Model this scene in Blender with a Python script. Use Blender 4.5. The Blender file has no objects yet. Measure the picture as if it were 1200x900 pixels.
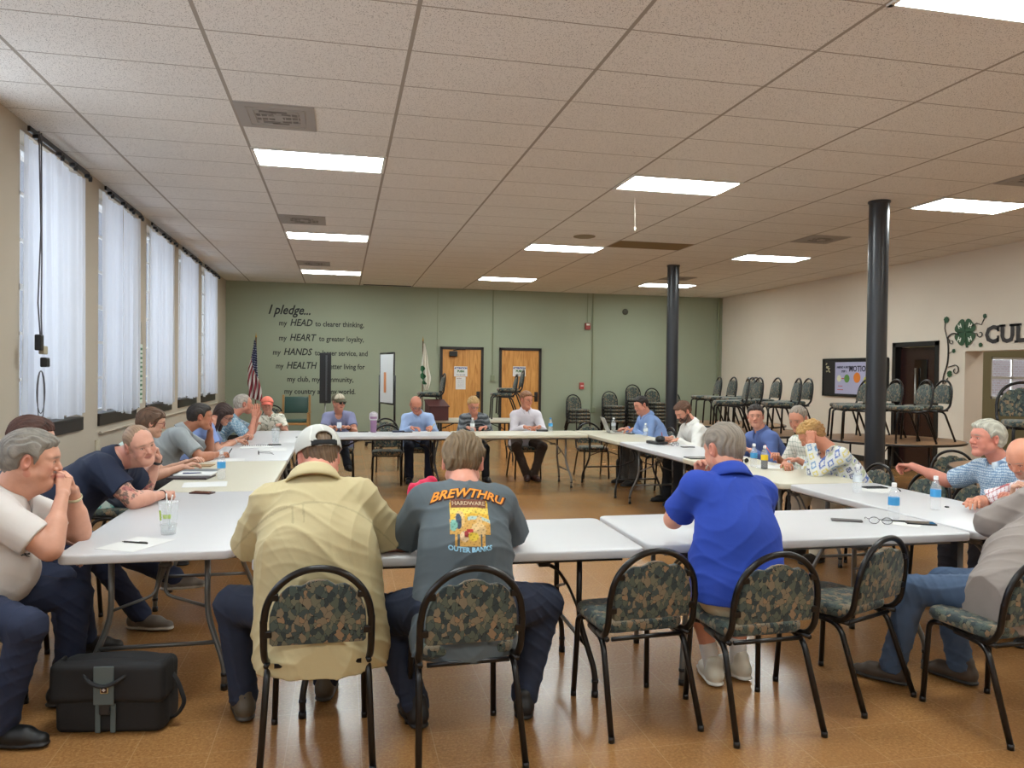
import bpy, bmesh, math, random
import numpy as np
from mathutils import Vector, Matrix
random.seed(7)
PI=math.pi
SC=bpy.context.scene; COL=SC.collection
V=Vector
# ---------------------------------------------------------------- materials
def lin(c):
    return tuple(((x/255)/12.92 if x/255<=.04045 else ((x/255+.055)/1.055)**2.4) for x in c)
class NT:
    def __init__(s,m):
        m.use_nodes=True; s.t=m.node_tree; s.n=s.t.nodes; s.l=s.t.links; s.b=s.n.get('Principled BSDF')
    def new(s,typ,**k):
        n=s.n.new(typ)
        for a,v in k.items(): setattr(n,a,v)
        return n
    def put(s,inp,v):
        if isinstance(v,bpy.types.NodeSocket): s.l.new(v,inp)
        elif v is not None: inp.default_value=v
    def math(s,op,a,b=None,c=None,clamp=False):
        n=s.new('ShaderNodeMath',operation=op,use_clamp=clamp); s.put(n.inputs[0],a); s.put(n.inputs[1],b)
        if c is not None: s.put(n.inputs[2],c)
        return n.outputs[0]
    def mix(s,f,a,b,mode='MIX'):
        n=s.new('ShaderNodeMix',data_type='RGBA',blend_type=mode); s.put(n.inputs[0],f)
        for i,v in ((6,a),(7,b)):
            if isinstance(v,tuple) and len(v)==3: v=(*v,1)
            s.put(n.inputs[i],v)
        return n.outputs[2]
    def co(s,kind='Object',scale=None,rot=None,loc=None):
        o=s.new('ShaderNodeTexCoord').outputs[kind]
        if scale or rot or loc:
            m=s.new('ShaderNodeMapping'); s.l.new(o,m.inputs[0])
            if scale: m.inputs['Scale'].default_value=scale
            if rot: m.inputs['Rotation'].default_value=rot
            if loc: m.inputs['Location'].default_value=loc
            o=m.outputs[0]
        return o
    def xyz(s,v):
        n=s.new('ShaderNodeSeparateXYZ'); s.l.new(v,n.inputs[0]); return n.outputs
    def noise(s,co,scale,detail=2,rough=.5,dist=0):
        n=s.new('ShaderNodeTexNoise'); s.l.new(co,n.inputs['Vector']); n.inputs['Scale'].default_value=scale
        n.inputs['Detail'].default_value=detail; n.inputs['Roughness'].default_value=rough; n.inputs['Distortion'].default_value=dist
        return n.outputs
    def vor(s,co,scale,feature='F1',rnd=1):
        n=s.new('ShaderNodeTexVoronoi',feature=feature); s.l.new(co,n.inputs['Vector']); n.inputs['Scale'].default_value=scale
        n.inputs['Randomness'].default_value=rnd
        return n.outputs
    def ramp(s,f,stops,interp='LINEAR'):
        n=s.new('ShaderNodeValToRGB'); n.color_ramp.interpolation=interp; s.put(n.inputs[0],f)
        e=n.color_ramp.elements
        while len(e)<len(stops): e.new(.5)
        for el,(p,c) in zip(e,stops):
            el.position=p; el.color=(*c,1) if len(c)==3 else c
        return n.outputs[0]
    def bump(s,h,strength=.3,dist=.01):
        n=s.new('ShaderNodeBump'); s.put(n.inputs['Height'],h); n.inputs['Strength'].default_value=strength; n.inputs['Distance'].default_value=dist
        s.l.new(n.outputs[0],s.b.inputs['Normal'])
MATS={}
def mat(name,rgb=(128,128,128),rough=.6,metal=0,**k):
    if name in MATS: return MATS[name]
    m=bpy.data.materials.new(name); nt=NT(m)
    c=lin(rgb); nt.b.inputs['Base Color'].default_value=(*c,1)
    nt.b.inputs['Roughness'].default_value=rough; nt.b.inputs['Metallic'].default_value=metal
    if 'spec' in k: nt.b.inputs['Specular IOR Level'].default_value=k['spec']
    if 'emit' in k:
        nt.b.inputs['Emission Color'].default_value=(*lin(k.get('ecol',rgb)),1); nt.b.inputs['Emission Strength'].default_value=k['emit']
    if 'trans' in k: nt.b.inputs['Transmission Weight'].default_value=k['trans']; nt.b.inputs['IOR'].default_value=k.get('ior',1.45)
    if 'alpha' in k: nt.b.inputs['Alpha'].default_value=k['alpha']
    if 'coat' in k: nt.b.inputs['Coat Weight'].default_value=k['coat']; nt.b.inputs['Coat Roughness'].default_value=.15
    if k.get('nz'):
        sc,amt=k['nz']; f=nt.noise(nt.co(),sc,3)[0]
        d=tuple(x*(1-amt) for x in c); b=tuple(min(1,x*(1+amt)) for x in c)
        nt.l.new(nt.mix(f,d,b),nt.b.inputs['Base Color'])
    if k.get('bp'):
        sc,st=k['bp']; nt.bump(nt.noise(nt.co(),sc,3)[0],st)
    MATS[name]=m; return m
# ---------------------------------------------------------------- mesh helpers
def link(me,name,m=None,parent=None,smooth=False):
    o=bpy.data.objects.new(name,me); COL.objects.link(o)
    for mm in (m if isinstance(m,(list,tuple)) else [m]):
        if mm: me.materials.append(mm)
    if smooth:
        me.polygons.foreach_set('use_smooth',[True]*len(me.polygons))
    if parent is not None: o.parent=parent
    return o
def obj(name,bm,m=None,parent=None,smooth=False,sharp=None):
    me=bpy.data.meshes.new(name); bmesh.ops.recalc_face_normals(bm,faces=bm.faces[:]); bm.to_mesh(me); bm.free()
    o=link(me,name,m,parent,smooth or sharp is not None)
    if sharp is not None:
        try: me.set_sharp_from_angle(angle=math.radians(sharp))
        except Exception: pass
    return o
def B(): return bmesh.new()
def box(bm,c,s,rot=None,bev=0,mi=0,seg=2):
    r=bmesh.ops.create_cube(bm,size=1); vs=r['verts']
    M=Matrix.Translation(c)@(rot.to_4x4() if rot else Matrix())@Matrix.Diagonal((s[0],s[1],s[2],1))
    bmesh.ops.transform(bm,matrix=M,verts=vs)
    fs={f for v in vs for f in v.link_faces}
    if bev>0:
        es={e for v in vs for e in v.link_edges}
        r2=bmesh.ops.bevel(bm,geom=list(es),offset=bev,segments=seg,profile=.5,affect='EDGES')
        fs={f for f in r2['faces']}|{f for f in fs if f.is_valid}
    for f in fs:
        if f.is_valid: f.material_index=mi
    return bm
def tube(bm,pts,r,seg=8,closed=False,rs=None,cap=True,mi=0,flat=None):
    P=[V(p) for p in pts]; n=len(P); rings=[]
    up=None
    for i in range(n):
        a=P[i-1] if (i>0 or closed) else P[i]; b=P[(i+1)%n] if (i<n-1 or closed) else P[i]
        t=(b-a)
        if t.length<1e-9: t=V((0,0,1))
        t.normalize()
        if up is None:
            up=V((0,0,1)) if abs(t.z)<.9 else V((0,1,0))
        x=t.cross(up)
        if x.length<1e-6: x=t.orthogonal()
        x.normalize(); y=x.cross(t).normalized(); up=y
        rr=rs[i] if rs else r
        fx,fy=(flat or (1,1))
        rings.append([bm.verts.new(P[i]+x*(math.cos(k*2*PI/seg)*rr*fx)+y*(math.sin(k*2*PI/seg)*rr*fy)) for k in range(seg)])
    m=n if closed else n-1
    for i in range(m):
        A=rings[i]; Bq=rings[(i+1)%n]
        for k in range(seg):
            f=bm.faces.new((A[k],A[(k+1)%seg],Bq[(k+1)%seg],Bq[k])); f.material_index=mi
    if cap and not closed:
        for R_ in (rings[0],rings[-1]):
            try: f=bm.faces.new(R_); f.material_index=mi
            except Exception: pass
    return bm
def fillet(pts,r,k=4):
    P=[V(p) for p in pts]; out=[P[0]]
    for i in range(1,len(P)-1):
        a=(P[i-1]-P[i]); b=(P[i+1]-P[i]); q=min(r,a.length*.45,b.length*.45)
        s=P[i]+a.normalized()*q; e=P[i]+b.normalized()*q
        for j in range(k+1):
            t=j/k; out.append((1-t)**2*s+2*t*(1-t)*P[i]+t*t*e)
    out.append(P[-1]); return out
def lathe(bm,prof,c=(0,0,0),seg=20,mi=0,mat4=None):
    rings=[]
    c=V(c)
    for (r,z) in prof:
        ring=[]
        for k in range(seg):
            p=V((max(r,1e-5)*math.cos(k*2*PI/seg),max(r,1e-5)*math.sin(k*2*PI/seg),z))
            if mat4 is not None: p=mat4@p
            ring.append(bm.verts.new(p+c))
        rings.append(ring)
    for i in range(len(rings)-1):
        for k in range(seg):
            f=bm.faces.new((rings[i][k],rings[i][(k+1)%seg],rings[i+1][(k+1)%seg],rings[i+1][k])); f.material_index=mi
    for R_ in (rings[0],rings[-1]):
        f=bm.faces.new(R_); f.material_index=mi
    return bm
def prism(bm,poly,z0,z1,M=None,bev=0,mi=0,seg=2):
    vs=[bm.verts.new((x,y,z0)) for x,y in poly]; f=bm.faces.new(vs)
    r=bmesh.ops.extrude_face_region(bm,geom=[f]); tv=[g for g in r['geom'] if isinstance(g,bmesh.types.BMVert)]
    for v in tv: v.co.z=z1
    allv=vs+tv
    if bev:
        tf=[g for g in r['geom'] if isinstance(g,bmesh.types.BMFace)][0]
        es=list(set(list(tf.edges)+list(f.edges)))
        rb=bmesh.ops.bevel(bm,geom=es,offset=bev,segments=seg,profile=.5,affect='EDGES')
        allv=list({v for v in allv if v.is_valid}|{v for v in rb['verts']})
    if M is not None: bmesh.ops.transform(bm,matrix=M,verts=[v for v in allv if v.is_valid])
    for v in allv:
        if v.is_valid:
            for ff in v.link_faces: ff.material_index=mi
    return bm
def rrect(w,d,r,k=5):
    out=[]
    for cx,cy,a0 in ((w/2-r,d/2-r,0),(-w/2+r,d/2-r,PI/2),(-w/2+r,-d/2+r,PI),(w/2-r,-d/2+r,1.5*PI)):
        for j in range(k+1):
            a=a0+PI/2*j/k; out.append((cx+r*math.cos(a),cy+r*math.sin(a)))
    return out
def tag(o,label=None,cat=None,group=None,kind=None):
    if label: o['label']=label
    if cat: o['category']=cat
    if group: o['group']=group
    if kind: o['kind']=kind
    return o
def thing(name,label,cat,loc=(0,0,0),rotz=0,group=None):
    o=bpy.data.objects.new(name,None); COL.objects.link(o); o.empty_display_size=.1
    o.location=loc; o.rotation_euler=(0,0,rotz); tag(o,label,cat,group); return o
def struct(name,bm,m,label=None,**k):
    o=obj(name,bm,m,**k); o['kind']='structure'
    if label: o['label']=label
    return o
KIDS={}
def dup(root,loc=None,rot=None,label=None,group=None):
    def cp(o,par):
        c=o.copy(); COL.objects.link(c)
        if par is not None: c.parent=par
        for ch in [x for x in KIDS.get(o.name,[])]:
            cp(ch,c)
        return c
    if root.name not in KIDS:
        def reg(o):
            KIDS[o.name]=list(o.children)
            for ch in o.children: reg(ch)
        reg(root)
    r=cp(root,None)
    if loc is not None: r.location=loc
    if rot is not None: r.rotation_euler=rot if hasattr(rot,'__len__') else (0,0,rot)
    if label: r['label']=label
    if group: r['group']=group
    return r
def text_bm(bm,s,size,M,ext=.0015,shear=0,off=0,mi=0,align='LEFT',space=1.0,sx=1.0):
    cu=bpy.data.curves.new('lettering','FONT'); cu.body=s; cu.size=size; cu.extrude=ext; cu.shear=shear; cu.offset=off; cu.align_x=align; cu.resolution_u=2
    cu.space_character=space
    to=bpy.data.objects.new('lettering',cu); COL.objects.link(to)
    dg=bpy.context.evaluated_depsgraph_get(); dg.update()
    me=bpy.data.meshes.new_from_object(to.evaluated_get(dg))
    me.transform(M@Matrix.Diagonal((sx,1,1,1)))
    n0=len(bm.faces); bm.from_mesh(me); bm.faces.ensure_lookup_table()
    for f in bm.faces[n0:]: f.material_index=mi
    bpy.data.objects.remove(to); bpy.data.curves.remove(cu); bpy.data.meshes.remove(me)
    return bm
# ================================================================ THE ROOM
XL,XR,YB,YF,ZC=-1.73,10.45,13.5,-8.0,3.582
T=.1
# --- materials
def m_wall(name,rgb,blocks=True,amt=.05):
    if name in MATS: return MATS[name]
    m=mat(name,rgb,.75); nt=NT(m); co=nt.co()
    c=lin(rgb); n=nt.noise(co,1.3,4)[0]; n2=nt.noise(co,60,2)[0]
    col=nt.mix(n,tuple(x*(1-amt) for x in c),tuple(x*(1+amt) for x in c))
    nt.l.new(col,nt.b.inputs['Base Color'])
    x=nt.xyz(co)
    if blocks:
        z=nt.math('FRACT',nt.math('MULTIPLY',x[2],5)); g=nt.math('LESS_THAN',z,.03)
        h=nt.math('SUBTRACT',nt.math('MULTIPLY',n2,.4),g)
    else: h=n2
    nt.bump(h,.25,.004)
    return m
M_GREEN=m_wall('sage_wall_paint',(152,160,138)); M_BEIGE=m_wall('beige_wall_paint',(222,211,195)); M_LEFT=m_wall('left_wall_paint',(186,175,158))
M_DARKTRIM=mat('dark_trim_paint',(38,32,28),.45); M_WHITEP=mat('white_paint',(225,225,222),.5)
def m_ceiling():
    m=mat('acoustic_tile',(205,200,192),.9); nt=NT(m); co=nt.co(); x=nt.xyz(co)
    fx=nt.math('FRACT',nt.math('ADD',nt.math('DIVIDE',x[0],1.2192),50)); fy=nt.math('FRACT',nt.math('ADD',nt.math('DIVIDE',x[1],.6096),50))
    ax=nt.math('MULTIPLY',nt.math('ABSOLUTE',nt.math('SUBTRACT',fx,.5)),1.2192); ay=nt.math('MULTIPLY',nt.math('ABSOLUTE',nt.math('SUBTRACT',fy,.5)),.6096)
    bx=nt.math('GREATER_THAN',ax,.6096-.013); by=nt.math('GREATER_THAN',ay,.3048-.006)
    bar=nt.math('MAXIMUM',bx,by)
    v=nt.vor(co,110)[0]; holes=nt.math('LESS_THAN',v,.33); nn=nt.noise(co,190,2)[0]; h2=nt.math('GREATER_THAN',nn,.5); hol=nt.math('MULTIPLY',holes,h2)
    big=nt.noise(co,.8,2)[0]
    c=lin((228,224,218)); base=nt.mix(big,tuple(v*.94 for v in c),tuple(v*1.04 for v in c))
    base=nt.mix(nt.math('MULTIPLY',hol,.95),base,lin((120,112,104)))
    # stained tile: column 4, row 10
    sx=nt.math('MULTIPLY',nt.math('GREATER_THAN',x[0],4.8768),nt.math('LESS_THAN',x[0],6.096))
    sy=nt.math('MULTIPLY',nt.math('GREATER_THAN',x[1],6.096),nt.math('LESS_THAN',x[1],6.7056))
    base=nt.mix(nt.math('MULTIPLY',sx,sy),base,lin((128,106,70)))
    col=nt.mix(bar,base,lin((158,149,138)))
    nt.l.new(col,nt.b.inputs['Base Color'])
    nt.bump(nt.math('SUBTRACT',nt.math('MULTIPLY',bar,.0),hol),.3,.003); return m
def m_floor():
    m=mat('vinyl_tile_floor',(165,115,70),.22,spec=.5); nt=NT(m); co=nt.co(); x=nt.xyz(co)
    s=.3048
    ux=nt.math('DIVIDE',x[0],s); uy=nt.math('DIVIDE',x[1],s)
    fx=nt.math('FRACT',nt.math('ADD',ux,60)); fy=nt.math('FRACT',nt.math('ADD',uy,60))
    ax=nt.math('ABSOLUTE',nt.math('SUBTRACT',fx,.5)); ay=nt.math('ABSOLUTE',nt.math('SUBTRACT',fy,.5))
    g=nt.math('GREATER_THAN',nt.math('MAXIMUM',ax,ay),.494)
    cmb=nt.new('ShaderNodeCombineXYZ'); nt.put(cmb.inputs[0],nt.math('FLOOR',ux)); nt.put(cmb.inputs[1],nt.math('FLOOR',uy))
    wn=nt.new('ShaderNodeTexWhiteNoise',noise_dimensions='3D'); nt.l.new(cmb.outputs[0],wn.inputs['Vector'])
    mot=nt.noise(co,75,5,.7,.3)[0]; big=nt.noise(co,.9,3)[0]
    cr=nt.ramp(mot,[(.3,lin((126,86,48))),(.5,lin((152,108,62))),(.7,lin((180,136,86)))])
    cr=nt.mix(nt.math('MULTIPLY',wn.outputs[0],.3),cr,lin((146,102,62)))
    cr=nt.mix(nt.math('MULTIPLY',big,.3),cr,lin((176,132,86)))
    col=nt.mix(nt.math('MULTIPLY',g,.35),cr,lin((196,160,118)))
    nt.l.new(col,nt.b.inputs['Base Color'])
    nt.put(nt.b.inputs['Roughness'],nt.math('ADD',nt.math('MULTIPLY',nt.noise(co,1.2,3)[0],.16),.16))
    nt.bump(nt.math('ADD',nt.noise(co,3,2)[0],nt.math('MULTIPLY',g,-.15)),.06,.01); return m
bm=B(); box(bm,((XL+XR)/2+2,(YB+YF)/2,-.05),(XR-XL+5,YB-YF+.6,.1)); struct('floor',bm,m_floor())
bm=B(); box(bm,((XL+XR)/2+2,(YB+YF)/2,ZC+.05),(XR-XL+5,YB-YF+.6,.1)); struct('ceiling',bm,m_ceiling())
bm=B(); box(bm,((XL+XR)/2,YB+T/2,ZC/2),(XR-XL+.4,T,ZC)); struct('wall_back',bm,M_GREEN)
bm=B(); box(bm,((XL+XR)/2+2,YF-T/2,ZC/2),(XR-XL+5,T,ZC)); struct('wall_front',bm,M_BEIGE)
WINS=[(-6.22,-4.70),(-4.14,-2.62),(-2.06,-.54),(.02,1.54),(2.10,3.62),(4.18,5.70),(6.26,7.78),(8.34,9.86),(10.42,11.96)]
WZ0,WZ1=1.06,3.5
WT=.28
bm=B(); ys=[YF]
def wallbox(y0,y1,z0,z1): box(bm,(XL-WT/2,(y0+y1)/2,(z0+z1)/2),(WT,y1-y0,z1-z0))
wallbox(YF,YB,0,WZ0); wallbox(YF,YB,WZ1,ZC)
prev=YF
for a,b in WINS: wallbox(prev,a,WZ0,WZ1); prev=b
wallbox(prev,YB,WZ0,WZ1)
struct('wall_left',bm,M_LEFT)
# right wall with dark door recess and kitchen opening
bm=B(); RT=.34; OY0,OY1,OZ=2.6,5.5,2.01; DY0,DY1,DZ=6.04,7.13,2.2
def rb(y0,y1,z0,z1): box(bm,(XR+RT/2,(y0+y1)/2,(z0+z1)/2),(RT,y1-y0,z1-z0))
rb(YF,OY0,0,ZC); rb(OY0,OY1,OZ,ZC); rb(OY1,DY0,0,ZC); rb(DY0,DY1,DZ,ZC); rb(DY1,YB,0,ZC)
struct('wall_right',bm,M_BEIGE)
# side room behind the opening
M_OLIVE=m_wall('olive_wall_paint',(150,146,116)); KX1,KY1=14.6,7.5
bm=B(); KW=(12.9,13.95,1.2,2.0)   # window in far wall: x0,x1,z0,z1
def kb(x0,x1,z0,z1): box(bm,((x0+x1)/2,KY1+T/2,(z0+z1)/2),(x1-x0,T,z1-z0))
kb(XR+RT,KW[0],0,ZC); kb(KW[1],KX1,0,ZC); kb(KW[0],KW[1],0,KW[2]); kb(KW[0],KW[1],KW[3],ZC)
struct('wall_side_room_back',bm,M_OLIVE)
bm=B(); box(bm,(KX1+T/2,(KY1+YF)/2,ZC/2),(T,KY1-YF,ZC)); struct('wall_side_room_right',bm,M_OLIVE)
M_GLASS=mat('window_glass',(235,242,245),.02,alpha=.12,spec=.5)
def window(n,x,y0,y1,z0,z1,axis='y',rows=6,cols=3,m=M_WHITEP,sill=M_DARKTRIM):
    r=thing('window_%d'%n,None,None); r['kind']='structure'
    def bb(bm,u,z,su,sz,t): box(bm,(x,u,z) if axis=='y' else (u,x,z),(t,su,sz) if axis=='y' else (su,t,sz))
    bm=B(); w=y1-y0; h=z1-z0
    for u in (y0+.025,y1-.025): bb(bm,u,(z0+z1)/2,.05,h,.07)
    for z in (z0+.025,z1-.025): bb(bm,(y0+y1)/2,z,w,.05,.07)
    obj('window_frame',bm,m,r)
    bm=B()
    for k in range(1,cols): bb(bm,y0+w*k/cols,(z0+z1)/2,.028,h-.1,.03)
    for k in range(1,rows): bb(bm,(y0+y1)/2,z0+h*k/rows,w-.1,.028 if k!=rows//2 else .05,.03)
    obj('muntins',bm,m,r)
    bm=B(); bb(bm,(y0+y1)/2,(z0+z1)/2,w-.1,h-.1,.006); obj('pane',bm,M_GLASS,r)
    return r
for i,(a,b) in enumerate(WINS):
    w=window(i+1,XL-.2,a,b,WZ0,WZ1)
    bm=B(); box(bm,(XL-.08,(a+b)/2,WZ0+.012),(.22,b-a-.004,.03),bev=.004); box(bm,(XL+.012,(a+b)/2,WZ0-.04),(.024,b-a+.03,.13),bev=.004)
    obj('window_sill',bm,M_DARKTRIM,w)
window(10,KY1+.06,KW[0],KW[1],KW[2],KW[3],'x',2,2)
M_BRICK=mat('pink_brick',(190,150,140),.9); nt=NT(M_BRICK); br=nt.new('ShaderNodeTexBrick'); nt.l.new(nt.co(rot=(PI/2,0,0)),br.inputs[0]); br.inputs['Scale'].default_value=4
br.inputs['Color1'].default_value=(*lin((214,178,168)),1); br.inputs['Color2'].default_value=(*lin((200,160,150)),1); br.inputs['Mortar'].default_value=(*lin((225,215,205)),1); nt.l.new(br.outputs[0],nt.b.inputs['Base Color'])
bm=B(); box(bm,(15.2,12.5,2.5),(7.5,.3,5)); tag(obj('exterior_wall',bm,M_BRICK),kind='structure')
# doors in the back wall
M_OAK=mat('oak_door',(196,140,70),.4); nt=NT(M_OAK); co=nt.co(scale=(1,1,.12)); n=nt.noise(co,14,5,.6,1.2)[0]
nt.l.new(nt.ramp(n,[(.3,lin((172,112,50))),(.5,lin((200,142,74))),(.75,lin((216,162,94)))]),nt.b.inputs['Base Color'])
M_STEEL=mat('brushed_steel',(170,168,160),.35,.9); M_BLACK=mat('black_metal',(18,17,17),.35); M_PAPER=mat('white_paper',(218,218,216),.7)
def door(n,x0,x1,zt):
    r=thing('door_%d'%n,None,None); r['kind']='structure'
    xm=(x0+x1)/2; w=x1-x0
    bm=B()
    for x in (x0+.03,x1-.03): box(bm,(x,YB-.025,zt/2),(.06,.07,zt))
    box(bm,(xm,YB-.025,zt-.03),(w,.07,.06)); obj('door_frame',bm,M_DARKTRIM,r)
    bm=B(); box(bm,(xm,YB-.012,(zt-.06)/2),(w-.12,.04,zt-.07),bev=.003); obj('door_leaf',bm,M_OAK,r)
    bm=B(); box(bm,(x1-.12,YB-.038,1.0),(.09,.012,.24),bev=.004)
    tube(bm,fillet([(x1-.13,YB-.04,1.02),(x1-.13,YB-.085,1.02),(x1-.22,YB-.085,1.02)],.02),.009); obj('door_handle',bm,M_BLACK,r,True)
    return r
d1=door(1,3.12,4.17,2.19); d2=door(2,4.56,5.61,2.19)
bm=B(); box(bm,(3.43,YB-.075,2.02),(.19,.07,.13),bev=.01); tube(bm,[(3.43,YB-.09,2.1),(3.55,YB-.13,2.12),(3.72,YB-.05,2.13)],.012); obj('door_closer',bm,M_BLACK,d1)
# dark doorway in right wall
r=thing('door_3',None,None); r['kind']='structure'
bm=B()
for y in (DY0+.04,DY1-.04): box(bm,(XR+.05,y,DZ/2),(.14,.08,DZ))
box(bm,(XR+.05,(DY0+DY1)/2,DZ-.04),(.14,DY1-DY0,.08)); obj('door_frame',bm,M_BLACK,r)
M_DKRED=mat('dark_maroon_door',(42,22,20),.25)
bm=B(); box(bm,(XR+.12,(DY0+DY1)/2,DZ/2-.04),(.05,DY1-DY0-.16,DZ-.1)); obj('door_leaf',bm,M_DKRED,r)
bm=B(); box(bm,(XR+.09,6.55,1.45),(.02,.3,.9),bev=.004); obj('door_window',bm,mat('dark_glass',(14,14,16),.08),r)
bm=B(); tube(bm,[(XR+.04,6.62,.75),(XR+.04,6.62,1.75)],.016); obj('door_handle',bm,M_STEEL,r,True)
# baseboards
M_BASE=mat('black_vinyl_base',(30,28,27),.5)
bm=B(); box(bm,((XL+3.12)/2,YB-.006,.05),(3.12-XL,.012,.1)); box(bm,((XR+5.61)/2,YB-.006,.05),(XR-5.61,.012,.1)); box(bm,(4.365,YB-.006,.05),(.39,.012,.1)); struct('baseboard_back',bm,M_BASE)
bm=B(); box(bm,(XL+.006,(YF+YB)/2,.05),(.012,YB-YF,.1)); struct('baseboard_left',bm,M_BASE)
bm=B(); box(bm,(XR-.006,(DY1+YB)/2,.05),(.012,YB-DY1,.1)); box(bm,(XR-.006,(OY0+YF)/2,.05),(.012,OY0-YF,.1)); struct('baseboard_right',bm,M_BASE)
# conduits painted like their walls
M_GPIPE=mat('green_painted_conduit',(132,140,112),.5)
def conduit(n,pts,r,m,boxat=None):
    bm=B(); tube(bm,pts,r,8)
    if boxat: box(bm,boxat,(.1,.06,.14),bev=.006)
    struct('trim_%d'%n,bm,m,smooth=False)
conduit(1,[(4.40,YB-.018,ZC),(4.40,YB-.018,1.5)],.013,M_GPIPE,(4.40,YB-.03,1.45))
conduit(2,[(6.93,YB-.022,ZC),(6.93,YB-.022,.75)],.018,M_GPIPE,(6.96,YB-.03,.68))
conduit(3,[(6.79,YB-.015,ZC),(6.79,YB-.015,2.86)],.01,M_GPIPE)
conduit(4,[(XL+.02,4.2,.88),(XL+.02,13.4,.88)],.016,M_LEFT)
conduit(5,[(3.05,YB-.02,ZC),(3.05,YB-.02,3.45),(3.05,YB-.02,2.0)],.006,M_GPIPE)
conduit(6,[(10.33,YB-.03,ZC),(10.33,YB-.03,.1)],.03,M_GPIPE)
# columns
M_COL=mat('black_column_paint',(40,42,47),.3,spec=.6)
for i,(x,y,rr) in enumerate([(6.78,2.83,.108),(6.74,8.31,.108)]):
    bm=B(); lathe(bm,[(rr+.02,0),(rr+.02,.02),(rr,.03),(rr,ZC-.03),(rr+.012,ZC-.02),(rr+.012,ZC)],(x,y,0),32)
    o=struct('column',bm,M_COL,['nearer black round steel column, beside the woman in the patterned top','farther black round steel column, behind the man at the laptop'][i],sharp=40); o['category']='column'
# ---------------------------------------------------------------- ceiling fixtures
M_LAMP=mat('lamp_diffuser',(255,250,240),.5,emit=19.5,ecol=(240,250,250)); M_LFRAME=mat('lamp_frame',(225,222,215),.5)
def clight(i,j,label=None):
    x=i*1.2192+.6096; y=j*.6096+.3048
    r=thing('ceiling_light',label or 'flat fluorescent troffer panel in the drop ceiling','ceiling light',(x,y,ZC),0,'ceiling light panels')
    bm=B(); w,d=1.2192,.6096
    for sx in (-1,1): box(bm,(sx*(w/2-.018),0,-.006),(.03,d-.01,.012)); box(bm,(0,sx*(d/2-.018),-.006),(w-.01,.03,.012))
    obj('frame',bm,M_LFRAME,r); bm=B(); box(bm,(0,0,-.004),(w-.07,d-.07,.006)); obj('diffuser',bm,M_LAMP,r)
cols={0:'left row, over the left tables',3:'middle row, over the far tables',6:'right row, over the right side'}
rowsn={-10:'unseen behind',-3:'nearest of its row',4:'second',11:'third',18:'farthest of its row, by the green wall'}
for i in (0,3,6):
    for j in (-10,-3,4,11,18):
        side={0:'left',3:'middle',6:'right'}[i]
        which={-10:'behind the viewer',-3:'nearest the viewer',4:'second from the viewer',11:'third from the viewer',18:'farthest, next to the green wall'}[j]
        clight(i,j,'lit ceiling panel of the %s row, %s'%(side,which))
M_VENT=mat('grey_vent_metal',(158,152,146),.7); M_SMUDGE=mat('dusty_vent_metal',(112,106,100),.8,nz=(9,.5))
def vent(x,y,label,w=.6096,d=.6096):
    r=thing('ceiling_vent',label,'ceiling vent',(x,y,ZC),0,'square air vents')
    bm=B(); box(bm,(0,0,-.004),(w-.02,d-.02,.008)); obj('plate',bm,M_VENT,r)
    bm=B()
    for k in range(4):
        s=.13+.1*k
        for sx in (-1,1): box(bm,(sx*s/2,0,-.0095),(.008,s,.004)); box(bm,(0,sx*s/2,-.0095),(s,.008,.004))
    obj('louvre_ring',bm,M_VENT,r)
    bm=B()
    for k in range(9):
        a=k*.7; box(bm,(.17*math.cos(a)*(.5+.5*random.random()),.14*math.sin(a),-.0095),(.13,.045,.003),Matrix.Rotation(random.uniform(-.2,.2),3,'Z'))
    obj('dust_marks',bm,M_SMUDGE,r)
vent(.305,2*.6096+.305,'dusty grey square vent before the second left light panel')
vent(.305,9*.6096+.305,'grey square vent before the third left light panel')
vent(.305,16*.6096+.305,'grey square vent before the farthest left light panel')
vent(7.62,2*.6096+.305,'grey square vent at the right edge before the right panel')
vent(7.62,8*.6096+.305,'grey square vent behind the near column on the right')
vent(7.62,16*.6096+.305,'grey square vent before the farthest right light panel')
bm=B(); lathe(bm,[(.16,0),(.16,-.008),(.13,-.016),(.02,-.02)],(0,0,0),24); o=obj('ceiling_speaker',bm,mat('tan_grille',(142,128,104),.7,bp=(300,.6)),None,sharp=40); o.location=(4.26,5.91,ZC); tag(o,'round tan speaker grille in a ceiling tile','ceiling speaker')
bm=B(); tube(bm,[(4.05,3.4,ZC),(4.05,3.4,ZC-.0),(4.05,3.38,ZC-.34)],.004); lathe(bm,[(.0,-.0),(.012,.01),(.012,.04),(.0,.05)],(4.05,3.38,ZC-.38),10); o=obj('pull_cord',bm,mat('cord_white',(215,205,190),.7),None,True); tag(o,'thin pale cord hanging from the ceiling before the middle panel','cord')
bm=B(); box(bm,(1.85,13.33,ZC-.006),(1.1,.09,.012)); tag(obj('ceiling_gap_shade',bm,M_BLACK),kind='structure')  # solid black strip on the tiles, its colour standing for a gap's inner shade
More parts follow.
